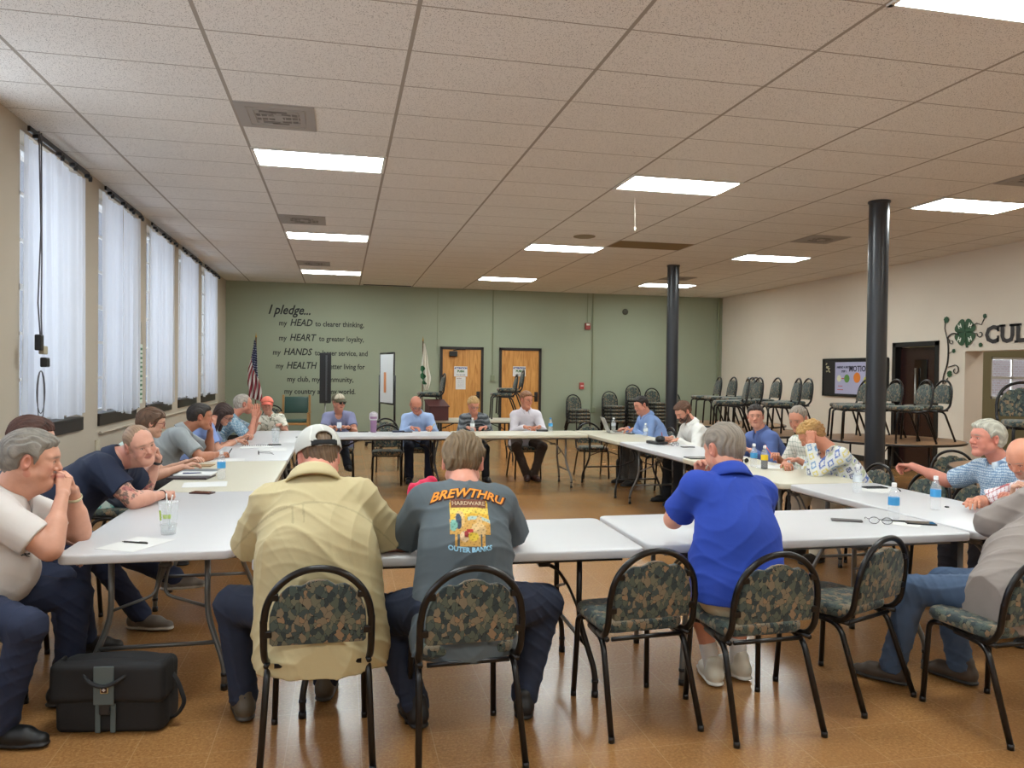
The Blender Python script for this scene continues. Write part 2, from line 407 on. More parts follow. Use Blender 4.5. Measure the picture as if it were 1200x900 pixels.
# ---------------------------------------------------------------- curtains
def m_sheer():
    m=bpy.data.materials.new('sheer_curtain'); nt=NT(m); out=nt.n.get('Material Output')
    nt.b.inputs['Base Color'].default_value=(*lin((238,240,246)),1); nt.b.inputs['Roughness'].default_value=.9
    tr=nt.new('ShaderNodeBsdfTranslucent'); tr.inputs[0].default_value=(*lin((236,240,248)),1)
    tp=nt.new('ShaderNodeBsdfTransparent'); m1=nt.new('ShaderNodeMixShader'); m1.inputs[0].default_value=.62; nt.l.new(nt.b.outputs[0],m1.inputs[1]); nt.l.new(tr.outputs[0],m1.inputs[2])
    m2=nt.new('ShaderNodeMixShader'); m2.inputs[0].default_value=.17; nt.l.new(m1.outputs[0],m2.inputs[1]); nt.l.new(tp.outputs[0],m2.inputs[2]); nt.l.new(m2.outputs[0],out.inputs[0]); return m
M_SHEER=m_sheer()
ordn=['nearest','second','third','fourth','farthest']
def curtain(y0,y1,z0,z1,seed,label):
    rnd=random.Random(seed); nu,nv=150,26; bm=B(); g=[]
    ph=[rnd.uniform(0,6.28) for _ in range(6)]
    for j in range(nv+1):
        t=j/nv; row=[]
        for i in range(nu+1):
            u=i/nu; y=y0+(y1-y0)*u
            a=.014+.016*t
            uu=u+.025*math.sin(3*t+ph[4])*t
            x=XL+.042+a*(math.sin(uu*34+ph[0]+1.2*math.sin(uu*9+ph[1]))*.7+.5*math.sin(uu*13+ph[2]+t*.8))
            z=z1+(z0-z1)*t+(.012*math.sin(uu*20+ph[3])-.05*max(0,math.sin(uu*3.1+ph[5])))*t-.035*math.sin(PI*u)*(1-t)
            row.append(bm.verts.new((x,y+.015*math.sin(uu*30+ph[2])*t,z)))
        g.append(row)
    for j in range(nv):
        for i in range(nu): bm.faces.new((g[j][i],g[j][i+1],g[j+1][i+1],g[j+1][i]))
    return tag(obj('curtain',bm,M_SHEER,None,True),label,'curtain','sheer window curtains')
for i,(a,b) in enumerate(WINS[4:]):
    sp=a+(b-a)*(.42 if i==0 else .5)
    curtain(a-.015,sp-.005,1.15 if i==0 else 1.12,3.47,i*2,'white sheer curtain, camera-side panel of the %s window'%ordn[i])
    curtain(sp+.005,b+.035,1.12 if i==0 else 1.09,3.47,i*2+1,'white sheer curtain, far-side panel of the %s window'%ordn[i])
    r=thing('curtain_rod','dark curtain rail with brackets over the %s window'%ordn[i],'curtain rod',(XL+.045,(a+b)/2,3.49),0,'curtain rails')
    bm=B(); box(bm,(0.02,0,.02),(.022,b-a,.045),bev=.004); obj('rail',bm,M_BLACK,r)
    for k,yy in enumerate((-.62,-.1,.25,.68)):
        bm=B(); box(bm,(.035,yy*(b-a)/1.5,-.012),(.05,.07,.035),bev=.008); lathe(bm,[(.016,-.03),(.02,0),(.016,.02)],(.05,yy*(b-a)/1.5+.02,-.03),8); obj('bracket',bm,M_BLACK,r)
# cords and adapters hanging at the first window
r=thing('hanging_cable','grey cable with black plugs hanging beside the nearest curtain','cable',(XL+.13,2.13,1.5))
bm=B(); tube(bm,[(0,0,2.0),(.01,.02,1.2),(0,-.01,.6),(.01,.02,.3)],.006,6); tube(bm,[(0,.05,2.0),(.01,.04,1.0),(0,.06,.5),(.01,.05,.3)],.006,6)
for k in range(2):
    tube(bm,[(.01,.03+.1*math.sin(a)*(.9-.2*k),.05-.22*(1-math.cos(a))*(.8+.2*k)) for a in [q*2*PI/16 for q in range(16)]],.004,6,closed=True)
obj('cord',bm,mat('grey_cord',(90,88,92),.6),r,True)
bm=B(); box(bm,(.02,-.04,.28),(.05,.07,.13),bev=.01); box(bm,(.03,.06,.12),(.05,.09,.08),bev=.01); obj('adapter',bm,M_BLACK,r)
bm=B(); box(bm,(.02,.05,.22),(.04,.1,.07),bev=.008); obj('plug_box',bm,mat('tan_plastic',(170,160,135),.5),r)
# green and white striped banner strip by window 2
r=thing('wall_banner','narrow green and white chart hanging beside the second curtain','banner',(XL+.03,5.86,1.13))
bm=B(); box(bm,(0,0,.38),(.008,.16,.76),bev=.002); obj('strip',bm,mat('banner_white',(214,224,212),.7),r)
bm=B()
for k in range(12): box(bm,(.006,.0,.06+.058*k),(.003,.11,.018+.012*(k%2)))
obj('print',bm,mat('banner_green',(70,120,86),.7),r)
bm=B(); tube(bm,[(0,-.07,.76),(0,0,1.05),(0,.07,.76)],.003,6); obj('string',bm,M_STEEL,r)
bm=B(); box(bm,(0,0,0),(.02,.12,.12),bev=.004); box(bm,(.012,-.025,.02),(.004,.03,.04)); box(bm,(.012,.03,.02),(.004,.03,.04)); o=obj('wall_outlet',bm,mat('outlet_beige',(196,186,164),.5),None); o.location=(XL+.01,4.14,.75); tag(o,'beige outlet box low on the left wall','outlet')
# ---------------------------------------------------------------- lettering on the back wall
M_LET=mat('black_vinyl_letters',(22,26,24),.5)
def RX(loc): return Matrix.Translation(loc)@Matrix.Rotation(PI/2,4,'X')
r=thing('wall_lettering','black vinyl pledge in seven lines on the green wall','wall lettering',(0,YB-.002,0))
def line(parts,x,z,xe):
    # parts: (text,size,shear,off); laid out left to right and fitted to end at xe
    bm=B(); cx=0; 
    for (s,size,sh,of) in parts:
        b2=B(); text_bm(b2,s,size,Matrix(),.0015,sh,of)
        w=max(v.co.x for v in b2.verts) if len(b2.verts) else 0
        me=bpy.data.meshes.new('t'); b2.to_mesh(me); b2.free(); me.transform(Matrix.Translation((cx,0,0))); bm.from_mesh(me); bpy.data.meshes.remove(me)
        cx+=w+.07
    k=(xe-x)/(cx-.07)
    bmesh.ops.transform(bm,matrix=RX((x,0,z))@Matrix.Diagonal((k,1,1,1)),verts=bm.verts)
    obj('text_line',bm,M_LET,r)
line([('I pledge...',.30,.35,.006)],-.82,2.86,.12)
line([('my',.17,.1,.003),('HEAD',.22,.25,.004),('to clearer thinking,',.17,0,.003)],-.58,2.60,1.33)
line([('my',.17,.1,.003),('HEART',.22,.25,.004),('to greater loyalty,',.17,0,.003)],-.58,2.26,1.33)
line([('my',.17,.1,.003),('HANDS',.22,.25,.004),('to larger service, and',.17,0,.003)],-.71,1.93,1.42)
line([('my',.17,.1,.003),('HEALTH',.22,.25,.004),('to better living for',.17,0,.003)],-.64,1.62,1.36)
line([('my club, my community,',.17,0,.003)],-.39,1.32,1.10)
line([('my country and my world.',.17,0,.003)],-.45,1.04,1.15)
# ---------------------------------------------------------------- right wall: clover decal and lettering (local u = -y, v = z)
def RW(y,z,d=.012): return Matrix.Translation((XR-d,y,z))@Matrix.Rotation(-PI/2,4,'Z')@Matrix.Rotation(PI/2,4,'X')
r=thing('wall_lettering','large black slab letters on the wall over the opening','wall lettering',(0,0,0))
cx_=0
for ch_ in 'CUL':
    bm=B()
    b2=B(); text_bm(b2,ch_,.36,Matrix(),.0015,0,.014); xs=[v.co.x for v in b2.verts]; zt=max(v.co.y for v in b2.verts); x0_,x1_=min(xs),max(xs)
    me=bpy.data.meshes.new('t'); b2.to_mesh(me); b2.free(); me.transform(RW(5.11,2.13)@Matrix.Translation((cx_-x0_,0,0))); bm.from_mesh(me); bpy.data.meshes.remove(me)
    w_=x1_-x0_; sw_=[]
    if ch_=='U': sw_=[(.03,zt-.015,.11,.035),(w_-.03,zt-.015,.11,.035)]
    if ch_=='L': sw_=[(.03,zt-.015,.12,.035),(.0,.0,.06,.035),(w_-.01,.045,.035,.10)]
    if ch_=='C': sw_=[(w_-.01,zt-.055,.035,.09),(w_-.01,.055,.035,.09)]
    for (a_,b_,c_,d_) in sw_: box(bm,RW(5.11,2.13)@V((cx_+a_,b_,0)),(.003,c_,d_))
    cx_+=w_+.035; obj('letter',bm,mat('slab_letters',(44,38,36),.5),r)
M_CLOV=mat('clover_green',(36,78,44),.5); M_VINE=mat('vine_brown',(44,40,32),.5); M_CLW=mat('decal_white',(225,228,215),.5)
def clover(bm,cu,cv,s,rot=0,leafs=4):
    for k in range(leafs):
        a=rot+PI/4+k*PI/2; pts=[]
        for q in range(20):
            t=q*2*PI/20
            # heart leaf, tip at the origin
            hx=.52*math.copysign(abs(math.sin(t))**2.2,math.sin(t)); hy=(.44*math.cos(t)-.10*math.cos(2*t)-.03*math.cos(3*t))+.52
            pts.append((hx*.95,hy))
        vs=[bm.verts.new((cu+s*(p[0]*math.cos(a-PI/2)-p[1]*math.sin(a-PI/2)),cv+s*(p[0]*math.sin(a-PI/2)+p[1]*math.cos(a-PI/2)),0)) for p in pts]
        f=bm.faces.new(vs)
        e=bmesh.ops.extrude_face_region(bm,geom=[f]); 
        for v in e['geom']:
            if isinstance(v,bmesh.types.BMVert): v.co.z=.002
    return bm
r=thing('clover_decal','green four-leaf clover with four letters H on a curling brown vine','wall decal',(0,0,0))
bm=B(); clover(bm,0,0,.25)
tube(bm,[(0,-.02,.001),(.01,-.12,.001),(.05,-.24,.001)],.016,6); bmesh.ops.transform(bm,matrix=RW(5.50,2.31),verts=bm.verts); obj('clover',bm,M_CLOV,r)
for k in range(4):
    a=PI/4+k*PI/2; bm=B(); text_bm(bm,'H',.095,Matrix.Translation((.15*math.cos(a),.15*math.sin(a),.004))@Matrix.Rotation(-.35 if k%2==0 else .35,4,'Z')@Matrix.Translation((-.036,-.036,0)),.001,0,.004)
    bmesh.ops.transform(bm,matrix=RW(5.50,2.31),verts=bm.verts); obj('letter',bm,M_CLW,r)
bm=B()
tube(bm,fillet([(-.42,-.95,.001),(-.44,-.72,.001),(-.34,-.5,.001),(-.33,-.25,.001),(-.36,-.06,.001),(-.25,.0,.001),(-.12,-.03,.001)],.2,5),.012,6)
def curl(cx,cy,r0,a0,n=14,s=1): return [(cx+r0*(1-.06*k)*math.cos(a0+s*k*.5),cy+r0*(1-.06*k)*math.sin(a0+s*k*.5),.001) for k in range(n)]
tube(bm,[(-.33,-.55,.001)]+curl(-.18,-.6,.09,2.2,14,-1),.009,6); tube(bm,[(-.34,-.1,.001)]+curl(-.27,-.14,.045,2.5,12,1),.007,6)
tube(bm,[(.12,.08,.001),(.22,.13,.001),(.32,.1,.001),(.37,.19,.001)],.007,6); tube(bm,[(.14,-.03,.001)]+curl(.3,-.04,.06,3.0,12,1),.007,6)
tube(bm,[(-.36,-.1,.001),(-.42,.08,.001),(-.41,.2,.001)],.007,6); tube(bm,[(-.42,-.85,.001),(-.33,-.72,.001)],.007,6); tube(bm,[(-.34,-.34,.001),(-.26,-.3,.001)],.006,6)
bmesh.ops.transform(bm,matrix=RW(5.50,2.31),verts=bm.verts); obj('vine',bm,M_VINE,r)
for (u,v,s) in ((-.39,.22,.062),(.38,.23,.042),(.31,-.21,.042),(-.22,-.29,.04),(-.3,-.66,.062)):
    bm=B(); clover(bm,u,v,s,.3); bmesh.ops.transform(bm,matrix=RW(5.50,2.31),verts=bm.verts); obj('small_clover',bm,M_CLOV,r)
# bulletin board on right wall
r=thing('bulletin_board','black framed board with a colourful poster behind the near column','bulletin board',(XR,8.18,1.57))
bm=B(); box(bm,(-.015,0,0),(.03,1.92,.72),bev=.004); obj('board',bm,mat('board_black',(34,32,30),.8),r)
bm=B()
for s in (-1,1): box(bm,(-.03,s*.95,0),(.02,.03,.74)); box(bm,(-.03,0,s*.36),(.02,1.93,.03))
obj('frame',bm,M_BLACK,r)
bm=B(); box(bm,(-.034,.0,-.01),(.004,1.1,.62)); obj('poster',bm,mat('poster_lilac',(176,176,206),.6),r)
def onb(y,z,d=-.037): return Matrix.Translation((d,y,z))@Matrix.Rotation(-PI/2,4,'Z')@Matrix.Rotation(PI/2,4,'X')
for a_ in (('MOTION',.15,.12,.12,.004),('AMEND A MOTION',.06,.5,.18,.002),('STEP 1',.055,.35,.1,.002)):
    bm=B(); text_bm(bm,a_[0],a_[1],onb(a_[2],a_[3]),.001,0,a_[4]); obj('poster_text',bm,mat('poster_ink',(50,50,74),.6),r)
for (y,z,c,s) in ((.42,-.02,(224,222,190),.065),(.18,-.02,(96,146,70),.08),(-.12,-.0,(226,130,44),.1),(-.38,-.05,(200,200,70),.07)):
    bm=B(); lathe(bm,[(s,0),(s,.002)],(0,0,0),20); bmesh.ops.transform(bm,matrix=onb(y,z),verts=bm.verts); obj('poster_dot',bm,mat('dot_%d'%c[0],c,.6),r)
for a_ in ((.3,-.02,.09,.018),(.38,-.17,.14,.012),(.38,-.24,.18,.012)):
    bm=B(); box(bm,(-.037,a_[0],a_[1]),(.003,a_[2],a_[3])); obj('poster_stripe',bm,mat('poster_red',(190,70,70),.6),r)
bm=B()
for k in range(9): box(bm,(-.04,.8+random.uniform(-.08,.06),.2+random.uniform(-.09,.09)),(.01,.04,.02),Matrix.Rotation(random.random()*3,3,'X'))
for k in range(4): box(bm,(-.04,-.85+random.uniform(-.03,.03),.22+random.uniform(-.06,.06)),(.01,.03,.02),Matrix.Rotation(random.random()*3,3,'X'))
obj('pinned_leaf_garland',bm,mat('scrap_cream',(190,184,150),.7),r)
# fixtures on the green wall
def fix(name,x,z,s,rgb,label,cat,d=.06,extra=None,rough=.5):
    bm=B(); box(bm,(0,-d/2,0),(s[0],d,s[1]),bev=.008)
    o=obj(name,bm,mat(name+'_paint',rgb,rough),None); o.location=(x,YB,z); tag(o,label,cat)
    if extra:
        bm=B(); box(bm,(0,-d-.004,extra[2]),(extra[0],.01,extra[1]),bev=.003); obj(extra[4],bm,mat(name+'_'+extra[4],extra[3],.4),o)
    return o
fix('fire_alarm',6.79,2.76,(.13,.16),(150,62,54),'red fire alarm horn high on the green wall','fire alarm',.07,(.09,.04,.04,(220,214,205),'strobe_lens'))
fix('alarm_pull_station',6.66,1.28,(.11,.16),(176,72,66),'red alarm pull station low on the green wall','alarm pull station',.05,(.07,.03,.0,(225,200,195),'pull_bar'))
bm=B(); lathe(bm,[(.075,0),(.075,.03),(.06,.045),(.03,.05)],(0,0,0),20); bmesh.ops.transform(bm,matrix=Matrix.Rotation(PI/2,4,'X'),verts=bm.verts); o=obj('wall_bell',bm,mat('bell_dark',(70,72,58),.5),None,sharp=40); o.location=(7.78,YB,3.15); tag(o,'small round dark bell high on the green wall','bell')
def sign(x,z,w,h,label,lines,par=None,name='door_sign',rgb=(150,160,190)):
    r=thing(name,label,'sign',(x,YB-.036,z))
    bm=B(); box(bm,(0,0,0),(w,.004,h)); obj('sheet',bm,M_PAPER,r)
    for (s,size,dx,dz,c,off) in lines:
        bm=B(); text_bm(bm,s,size,RX((dx,-.003,dz)),.0006,0,off,align='CENTER'); obj('print',bm,mat('ink_%d_%d_%d'%c,c,.6),r)
    return r
sign(3.62,1.60,.32,.24,'white attention sign on the left oak door',[('ATTENTION',.055,0,.06,(50,60,130),.003),('PUSH',.07,0,-.02,(60,110,50),.004),('doors stay closed',.03,0,-.09,(90,90,110),.001)])
sign(3.62,1.32,.24,.30,'typed white notice under the sign on the left oak door',[('NOTICE',.03,-.04,.1,(130,70,60),.001)]+[('to all who use this room',.016,0,.06-.03*k,(110,110,110),0) for k in range(6)])
sign(5.06,1.62,.32,.24,'white attention sign on the right oak door',[('ATTENTION',.055,0,.06,(50,60,130),.003),('PUSH',.07,0,-.02,(60,110,50),.004),('doors stay closed',.03,0,-.09,(90,90,110),.001)])
# ---------------------------------------------------------------- world, daylight, camera
W=bpy.data.worlds.new('sky'); SC.world=W; W.use_nodes=True; bg=W.node_tree.nodes['Background']; bg.inputs[0].default_value=(*lin((214,226,248)),1); bg.inputs[1].default_value=.34
def area(x,y,z,sx,sy,e,rot,c,n='daylight'):
    l=bpy.data.lights.new(n,'AREA'); l.shape='RECTANGLE'; l.size=sx; l.size_y=sy; l.energy=e; l.color=c
    o=bpy.data.objects.new(n,l); COL.objects.link(o); o.location=(x,y,z); o.rotation_euler=rot; return o
for a,b in WINS: area(XL-.9,(a+b)/2,2.5,1.8,2.6,13 if a>2 else 42,(0,-PI/2,0),(.80,.89,1.0))
area(13.4,KY1+.8,1.8,1.2,1.2,60,(-PI/2,0,0),(.85,.92,1.0))
area(12.4,4.6,ZC-.05,1.2,.6,30,(0,0,0),(1,.93,.84),'side_room_light')
cam=bpy.data.cameras.new('camera'); co=bpy.data.objects.new('camera',cam); COL.objects.link(co); SC.camera=co
yaw,pit,rol=.218080925,-.0143981289,.0123178872
f=V((math.sin(yaw)*math.cos(pit),math.cos(yaw)*math.cos(pit),math.sin(pit))); r0=V((math.cos(yaw),-math.sin(yaw),0)); u0=r0.cross(f)
rr_=math.cos(rol)*r0+math.sin(rol)*u0; uu_=-math.sin(rol)*r0+math.cos(rol)*u0
M=Matrix((rr_,uu_,-f)).transposed().to_4x4(); M.translation=(.819,-4.871,1.58); co.matrix_world=M
cam.sensor_width=36; cam.lens=904.275/1200*36; cam.clip_start=.05; cam.clip_end=100
SC.view_settings.view_transform='Standard'; SC.view_settings.look='None'; SC.view_settings.gamma=1; SC.view_settings.use_curve_mapping=False; SC.view_settings.exposure=.78
try: SC.cycles.use_denoising=True; SC.cycles.max_bounces=8; SC.cycles.diffuse_bounces=6; SC.cycles.transparent_max_bounces=12
except Exception: pass
# ================================================================ FURNITURE
def m_leaf():
    m=mat('leaf_print_fabric',(60,66,58),.85); nt=NT(m); co=nt.co(scale=(1.25,1,.9)); 
    wob=nt.noise(co,18,2)[1]
    mx=nt.new('ShaderNodeMix',data_type='VECTOR'); mx.inputs[0].default_value=.02; nt.l.new(co,mx.inputs[4]); nt.l.new(wob,mx.inputs[5]); co2=mx.outputs[1]
    v=nt.vor(co2,38,'F1',.95); v2=nt.vor(co2,38,'F2',.95)
    for q_ in (v,v2): q_[0].node.distance='MANHATTAN'
    e=nt.math('SUBTRACT',v2[0],v[0])
    wn=nt.new('ShaderNodeTexWhiteNoise',noise_dimensions='3D'); nt.l.new(v[1],wn.inputs['Vector'])
    base=nt.ramp(wn.outputs[0],[(0,lin((46,60,64))),(.16,lin((70,84,82))),(.34,lin((128,126,104))),(.5,lin((84,98,90))),(.64,lin((150,134,108))),(.8,lin((96,106,90))),(.92,lin((168,138,104)))],'CONSTANT')
    # light half and dark half of every leaf: side of the vein
    sub=nt.new('ShaderNodeVectorMath',operation='SUBTRACT'); nt.l.new(co2,sub.inputs[0]); nt.l.new(v[2],sub.inputs[1])
    d=nt.new('ShaderNodeVectorMath',operation='DOT_PRODUCT'); nt.l.new(sub.outputs[0],d.inputs[0]); d.inputs[1].default_value=(.8,.4,.3)
    half=nt.math('ADD',nt.math('MULTIPLY',d.outputs['Value'],1.6),.45,clamp=True)
    base=nt.mix(nt.math('MULTIPLY',half,.75),base,lin((36,46,48)))
    edge=nt.math('LESS_THAN',e,.05)
    col=nt.mix(edge,base,lin((20,26,28)))
    nt.l.new(col,nt.b.inputs['Base Color']); nt.bump(nt.noise(co,420,1)[0],.2,.001)
    nt.b.inputs['Sheen Weight'].default_value=.15
    return m
M_LEAF=m_leaf()
M_CFRAME=mat('black_chair_tube',(20,16,15),.28,.3,spec=.6)
def cushion_bm(w,d,t,r,z,notch=False,cy=0):
    bm=B(); prism(bm,[(x,y+cy) for x,y in rrect(w,d,r,6)],z,z+t,bev=t*.42,seg=3); return bm
def make_chair(name='banquet_chair'):
    t=thing(name,'black framed banquet chair with leaf print cushions','chair')
    bm=cushion_bm(.41,.38,.052,.07,.418,cy=.04); 
    for v in bm.verts:
        if v.co.z>.44: v.co.z+=.012*(1-((v.co.x/.2)**2+((v.co.y-.02)/.2)**2)*.5)
    obj('seat',bm,M_LEAF,t,sharp=50)
    # rails under the seat + arch back frame
    bm=B()
    for s in (-1,1): tube(bm,fillet([(s*.155,.19,.405),(s*.185,.02,.405),(s*.2,-.18,.41)],.05),.0115,8)
    for y in (.17,-.16): tube(bm,[(-.17,y,.403),(.17,y,.403)],.01,6)
    obj('seat_frame',bm,M_CFRAME,t,True)
    # back frame: loop
    def bk(x,z): return (x,-.195-.20*(z-.42)*.75,z)
    pts=[(-.19,-.06,.408),(-.203,-.15,.412)]; R_=.205
    pts.append(bk(-.207,.47)); pts.append(bk(-.207,.60))
    for k in range(0,13):
        a=PI-PI*k/12; pts.append(bk(R_*math.cos(a),.605+.205*math.sin(a)))
    pts.append(bk(.207,.60)); pts.append(bk(.207,.47)); pts+= [(.203,-.15,.412),(.19,-.06,.408)]
    bm=B(); tube(bm,fillet(pts,.04,3),.0145,10); obj('back_frame',bm,M_CFRAME,t,True)
    # backrest pad with scooped shoulders
    poly=[]; W_=.186
    poly+=[(-W_,.508),(-W_*.94,.498),(W_*.94,.498),(W_,.508),(W_,.60)]
    for a in (10,25,40,50): poly.append((W_*1.0*math.cos(math.radians(a)),.595+.18*math.sin(math.radians(a))))
    poly+=[(.10,.742),(.065,.738),(.035,.757),(0,.762),(-.035,.757),(-.065,.738),(-.10,.742)]
    for a in (50,40,25,10): poly.append((-W_*1.0*math.cos(math.radians(a)),.595+.18*math.sin(math.radians(a))))
    poly.append((-W_,.60))
    bm=B(); prism(bm,poly,-.016,.020,bev=.009,seg=3)
    for v in bm.verts:
        x,z,d=v.co.x,v.co.y,v.co.z
        p=bk(x,z); v.co=(x,p[1]+d*1.0+(.008*(x/.18)**2),z)
    obj('backrest',bm,M_LEAF,t,sharp=50)
    for s in (-1,1):
        for zz in (.55,.70): bm=B(); box(bm,(s*(.19 if zz<.6 else .165),bk(0,zz)[1]-.004,zz),(.03,.02,.028),bev=.004); obj('bracket',bm,M_CFRAME,t)
    for s in (-1,1):
        bm=B(); tube(bm,fillet([(s*.16,.13,.408),(s*.185,.205,.40),(s*.197,.225,.012)],.05,5),.0135,8); tube(bm,[(s*.197,.225,.0),(s*.197,.225,.025)],.0145,8); obj('leg',bm,M_CFRAME,t,True)
        bm=B(); tube(bm,fillet([(s*.188,.05,.402),(s*.198,-.13,.395),(s*.215,-.275,.012)],.06,5),.0135,8); tube(bm,[(s*.215,-.275,0),(s*.215,-.274,.025)],.0145,8); obj('leg',bm,M_CFRAME,t,True)
    return t
CH0=make_chair(); _cu=[False]
def chair(x,y,deg,label,group='banquet chairs around the meeting tables',z=0,tilt=None):
    rz=math.radians(deg)      # 0 faces +y; positive turns to the left
    if not _cu[0]:
        _cu[0]=True; CH0.location=(x,y,z); CH0.rotation_euler=(0,0,rz); CH0['label']=label; CH0['group']=group
        KIDS[CH0.name]=list(CH0.children)
        for c in CH0.children: KIDS[c.name]=[]
        return CH0
    return dup(CH0,(x,y,z),rz,label,group)
chair(.74,-1.53,0,'banquet chair under the man in the tan shirt')
chair(1.33,-1.63,2,'banquet chair under the man in the printed grey tee')
chair(2.16,-1.47,4,'empty banquet chair between printed grey tee and blue polo')
chair(2.68,-1.62,2,'banquet chair under the man in the royal blue polo')
chair(3.30,-1.42,22,'empty banquet chair angled between blue polo and grey shirt')
chair(3.82,-1.86,3,'banquet chair under the man in the long grey shirt')
chair(-.84,-1.06,-90,'banquet chair under the man in the white polo')
chair(-.98,-.38,-92,'banquet chair under the person with sunglasses on brown hair')
chair(-.90,.28,-95,'banquet chair under the man in the navy polo')
chair(-.92,1.88,-90,'banquet chair under the woman in the teal print top')
chair(-.90,2.78,-90,'banquet chair under the dark-haired man in the grey shirt')
chair(-.90,4.10,-90,'banquet chair under the woman in the light blue top')
chair(-.78,4.92,-90,'banquet chair under the grey-haired man in blue plaid')
chair(-.15,6.62,192,'banquet chair under the person in the coral cap')
chair(.80,6.55,180,'banquet chair under the woman in the lavender tee')
chair(1.46,6.1,176,'empty banquet chair at the far table beside the lavender tee')
chair(1.55,7.6,184,'banquet chair standing behind the purple tumbler')
chair(1.92,6.52,180,'banquet chair under the bald man in light blue')
chair(2.75,6.5,180,'banquet chair under the woman in the grey striped sweater')
chair(3.55,6.5,180,'banquet chair under the far man in the white shirt')
chair(4.60,6.42,178,'empty banquet chair at the right end of the far table')
chair(5.25,5.55,90,'banquet chair under the man at the laptop')
chair(5.22,4.75,86,'empty banquet chair between laptop man and bearded man')
chair(5.2,3.95,90,'banquet chair under the bearded man in white')
chair(5.38,2.65,90,'banquet chair under the young man in dark blue')
chair(5.38,1.85,90,'banquet chair under the man in the plaid white shirt')
chair(5.25,1.1,90,'banquet chair under the woman in the patterned top')
chair(5.30,.52,96,'empty banquet chair under the extended hand')
chair(5.30,.02,98,'empty banquet chair nearer than the one under the hand')
chair(5.45,-.46,86,'banquet chair under the white-haired man in blue plaid')
chair(5.28,-.98,84,'banquet chair under the bald man in red plaid')
chair(7.05,1.9,150,'banquet chair alone on the floor behind the extended arm')
chair(-.62,12.3,178,'banquet chair standing left of the green armchair','banquet chairs along the green wall')
# stacks along the green wall
for si,(x,n,who) in enumerate([(6.42,4,'leftmost stack, under the alarm box'),(7.32,5,'second stack from the left'),(7.93,7,'tallest stack by the wall'),(8.44,6,'fourth stack, just left of the far column'),(9.0,5,'stack right of the far column')]):
    for k in range(n):
        lev={0:'at the bottom',n-1:'on top'}.get(k,'%s up'%['','second','third','fourth','fifth','sixth','seventh'][k])
        chair(x+.004*k,12.95+.012*k,188 if si!=0 else 196,'banquet chair %s of the %s'%(lev,who.replace('stack by the green wall ','stack ')),'stacked banquet chairs by the green wall',z=.085*k)
# round tables on the right carrying upturned rows of chairs
M_RTOP=mat('brown_laminate',(150,112,76),.4); nt=NT(M_RTOP); nt.l.new(nt.ramp(nt.noise(nt.co(scale=(1,.15,1)),22,4,.6,.8)[0],[(.3,lin((120,84,54))),(.7,lin((166,126,88)))]),nt.b.inputs['Base Color'])
def round_table(x,y,rot,label,R_=.91):
    t=thing('round_table',label,'table',(x,y,0),rot,'round brown tables')
    bm=B(); lathe(bm,[(0.01,.712),(R_-.006,.712),(R_-.006,.738),(0.01,.738)],(0,0,0),48); obj('tabletop',bm,M_RTOP,t,sharp=40)
    bm=B(); tube(bm,[(R_*math.cos(a*2*PI/48),R_*math.sin(a*2*PI/48),.725) for a in range(48)],.016,8,closed=True); obj('edge_band',bm,M_CFRAME,t,True)
    for s in (-1,1):
        bm=B()
        for q in (-1,1): tube(bm,fillet([(s*.42,q*.3,.705),(s*.42,q*.3,.35),(s*.46,q*.38,.0)],.05),.013,8)
        tube(bm,[(s*.425,-.3,.3),(s*.425,.3,.3)],.011,8); tube(bm,[(s*.42,-.3,.69),(s*.42,.3,.69)],.013,8)
        obj('leg_frame',bm,M_CFRAME,t,True)
    bm=B(); tube(bm,[(-.42,0,.3),(0,0,.66),(.42,0,.3)],.009,6); obj('brace',bm,M_CFRAME,t,True)
    return t
round_table(8.15,4.3,.3,'round brown table in front of the dark doorway')
round_table(6.88,5.72,.1,'round brown table behind the man in plaid white')
round_table(7.5,7.50,.1,'round brown table by the far column')
round_table(7.3,.95,.2,'round brown table nearest the kitchen opening')
G='banquet chairs stood on the round tables'
TZ=.741
ont=[(8.50,4.05,80,'rightmost chair on the table before the dark doorway'),
(7.98,3.78,76,'front chair on the table before the dark doorway'),
(8.30,4.72,80,'rear chair on the table before the dark doorway'),
(7.76,4.60,84,'chair hidden mostly behind the near column, doorway table'),
(7.44,4.10,74,'chair just left of the near column, on the doorway table'),
(7.38,5.45,78,'chair before the bulletin board poster on the second round table'),
(6.90,4.98,72,'front chair behind plaid white man on the second round table'),
(7.30,6.15,80,'rear chair at the back of the second round table'),
(6.78,5.80,80,'middle chair of the second round table'),
(6.36,5.42,68,'leftmost front chair of the second round table'),
(7.85,7.75,84,'rear right chair of the table by the far column'),
(7.30,6.92,80,'front chair of the table by the far column'),
(7.25,7.45,82,'middle chair of the table by the far column'),
(7.25,7.98,78,'rear left chair of the table by the far column'),
(6.80,.82,150,'chair on the round table nearest the kitchen opening')]
for x,y,a,l in ont: chair(x,y,a,l,G,z=TZ)
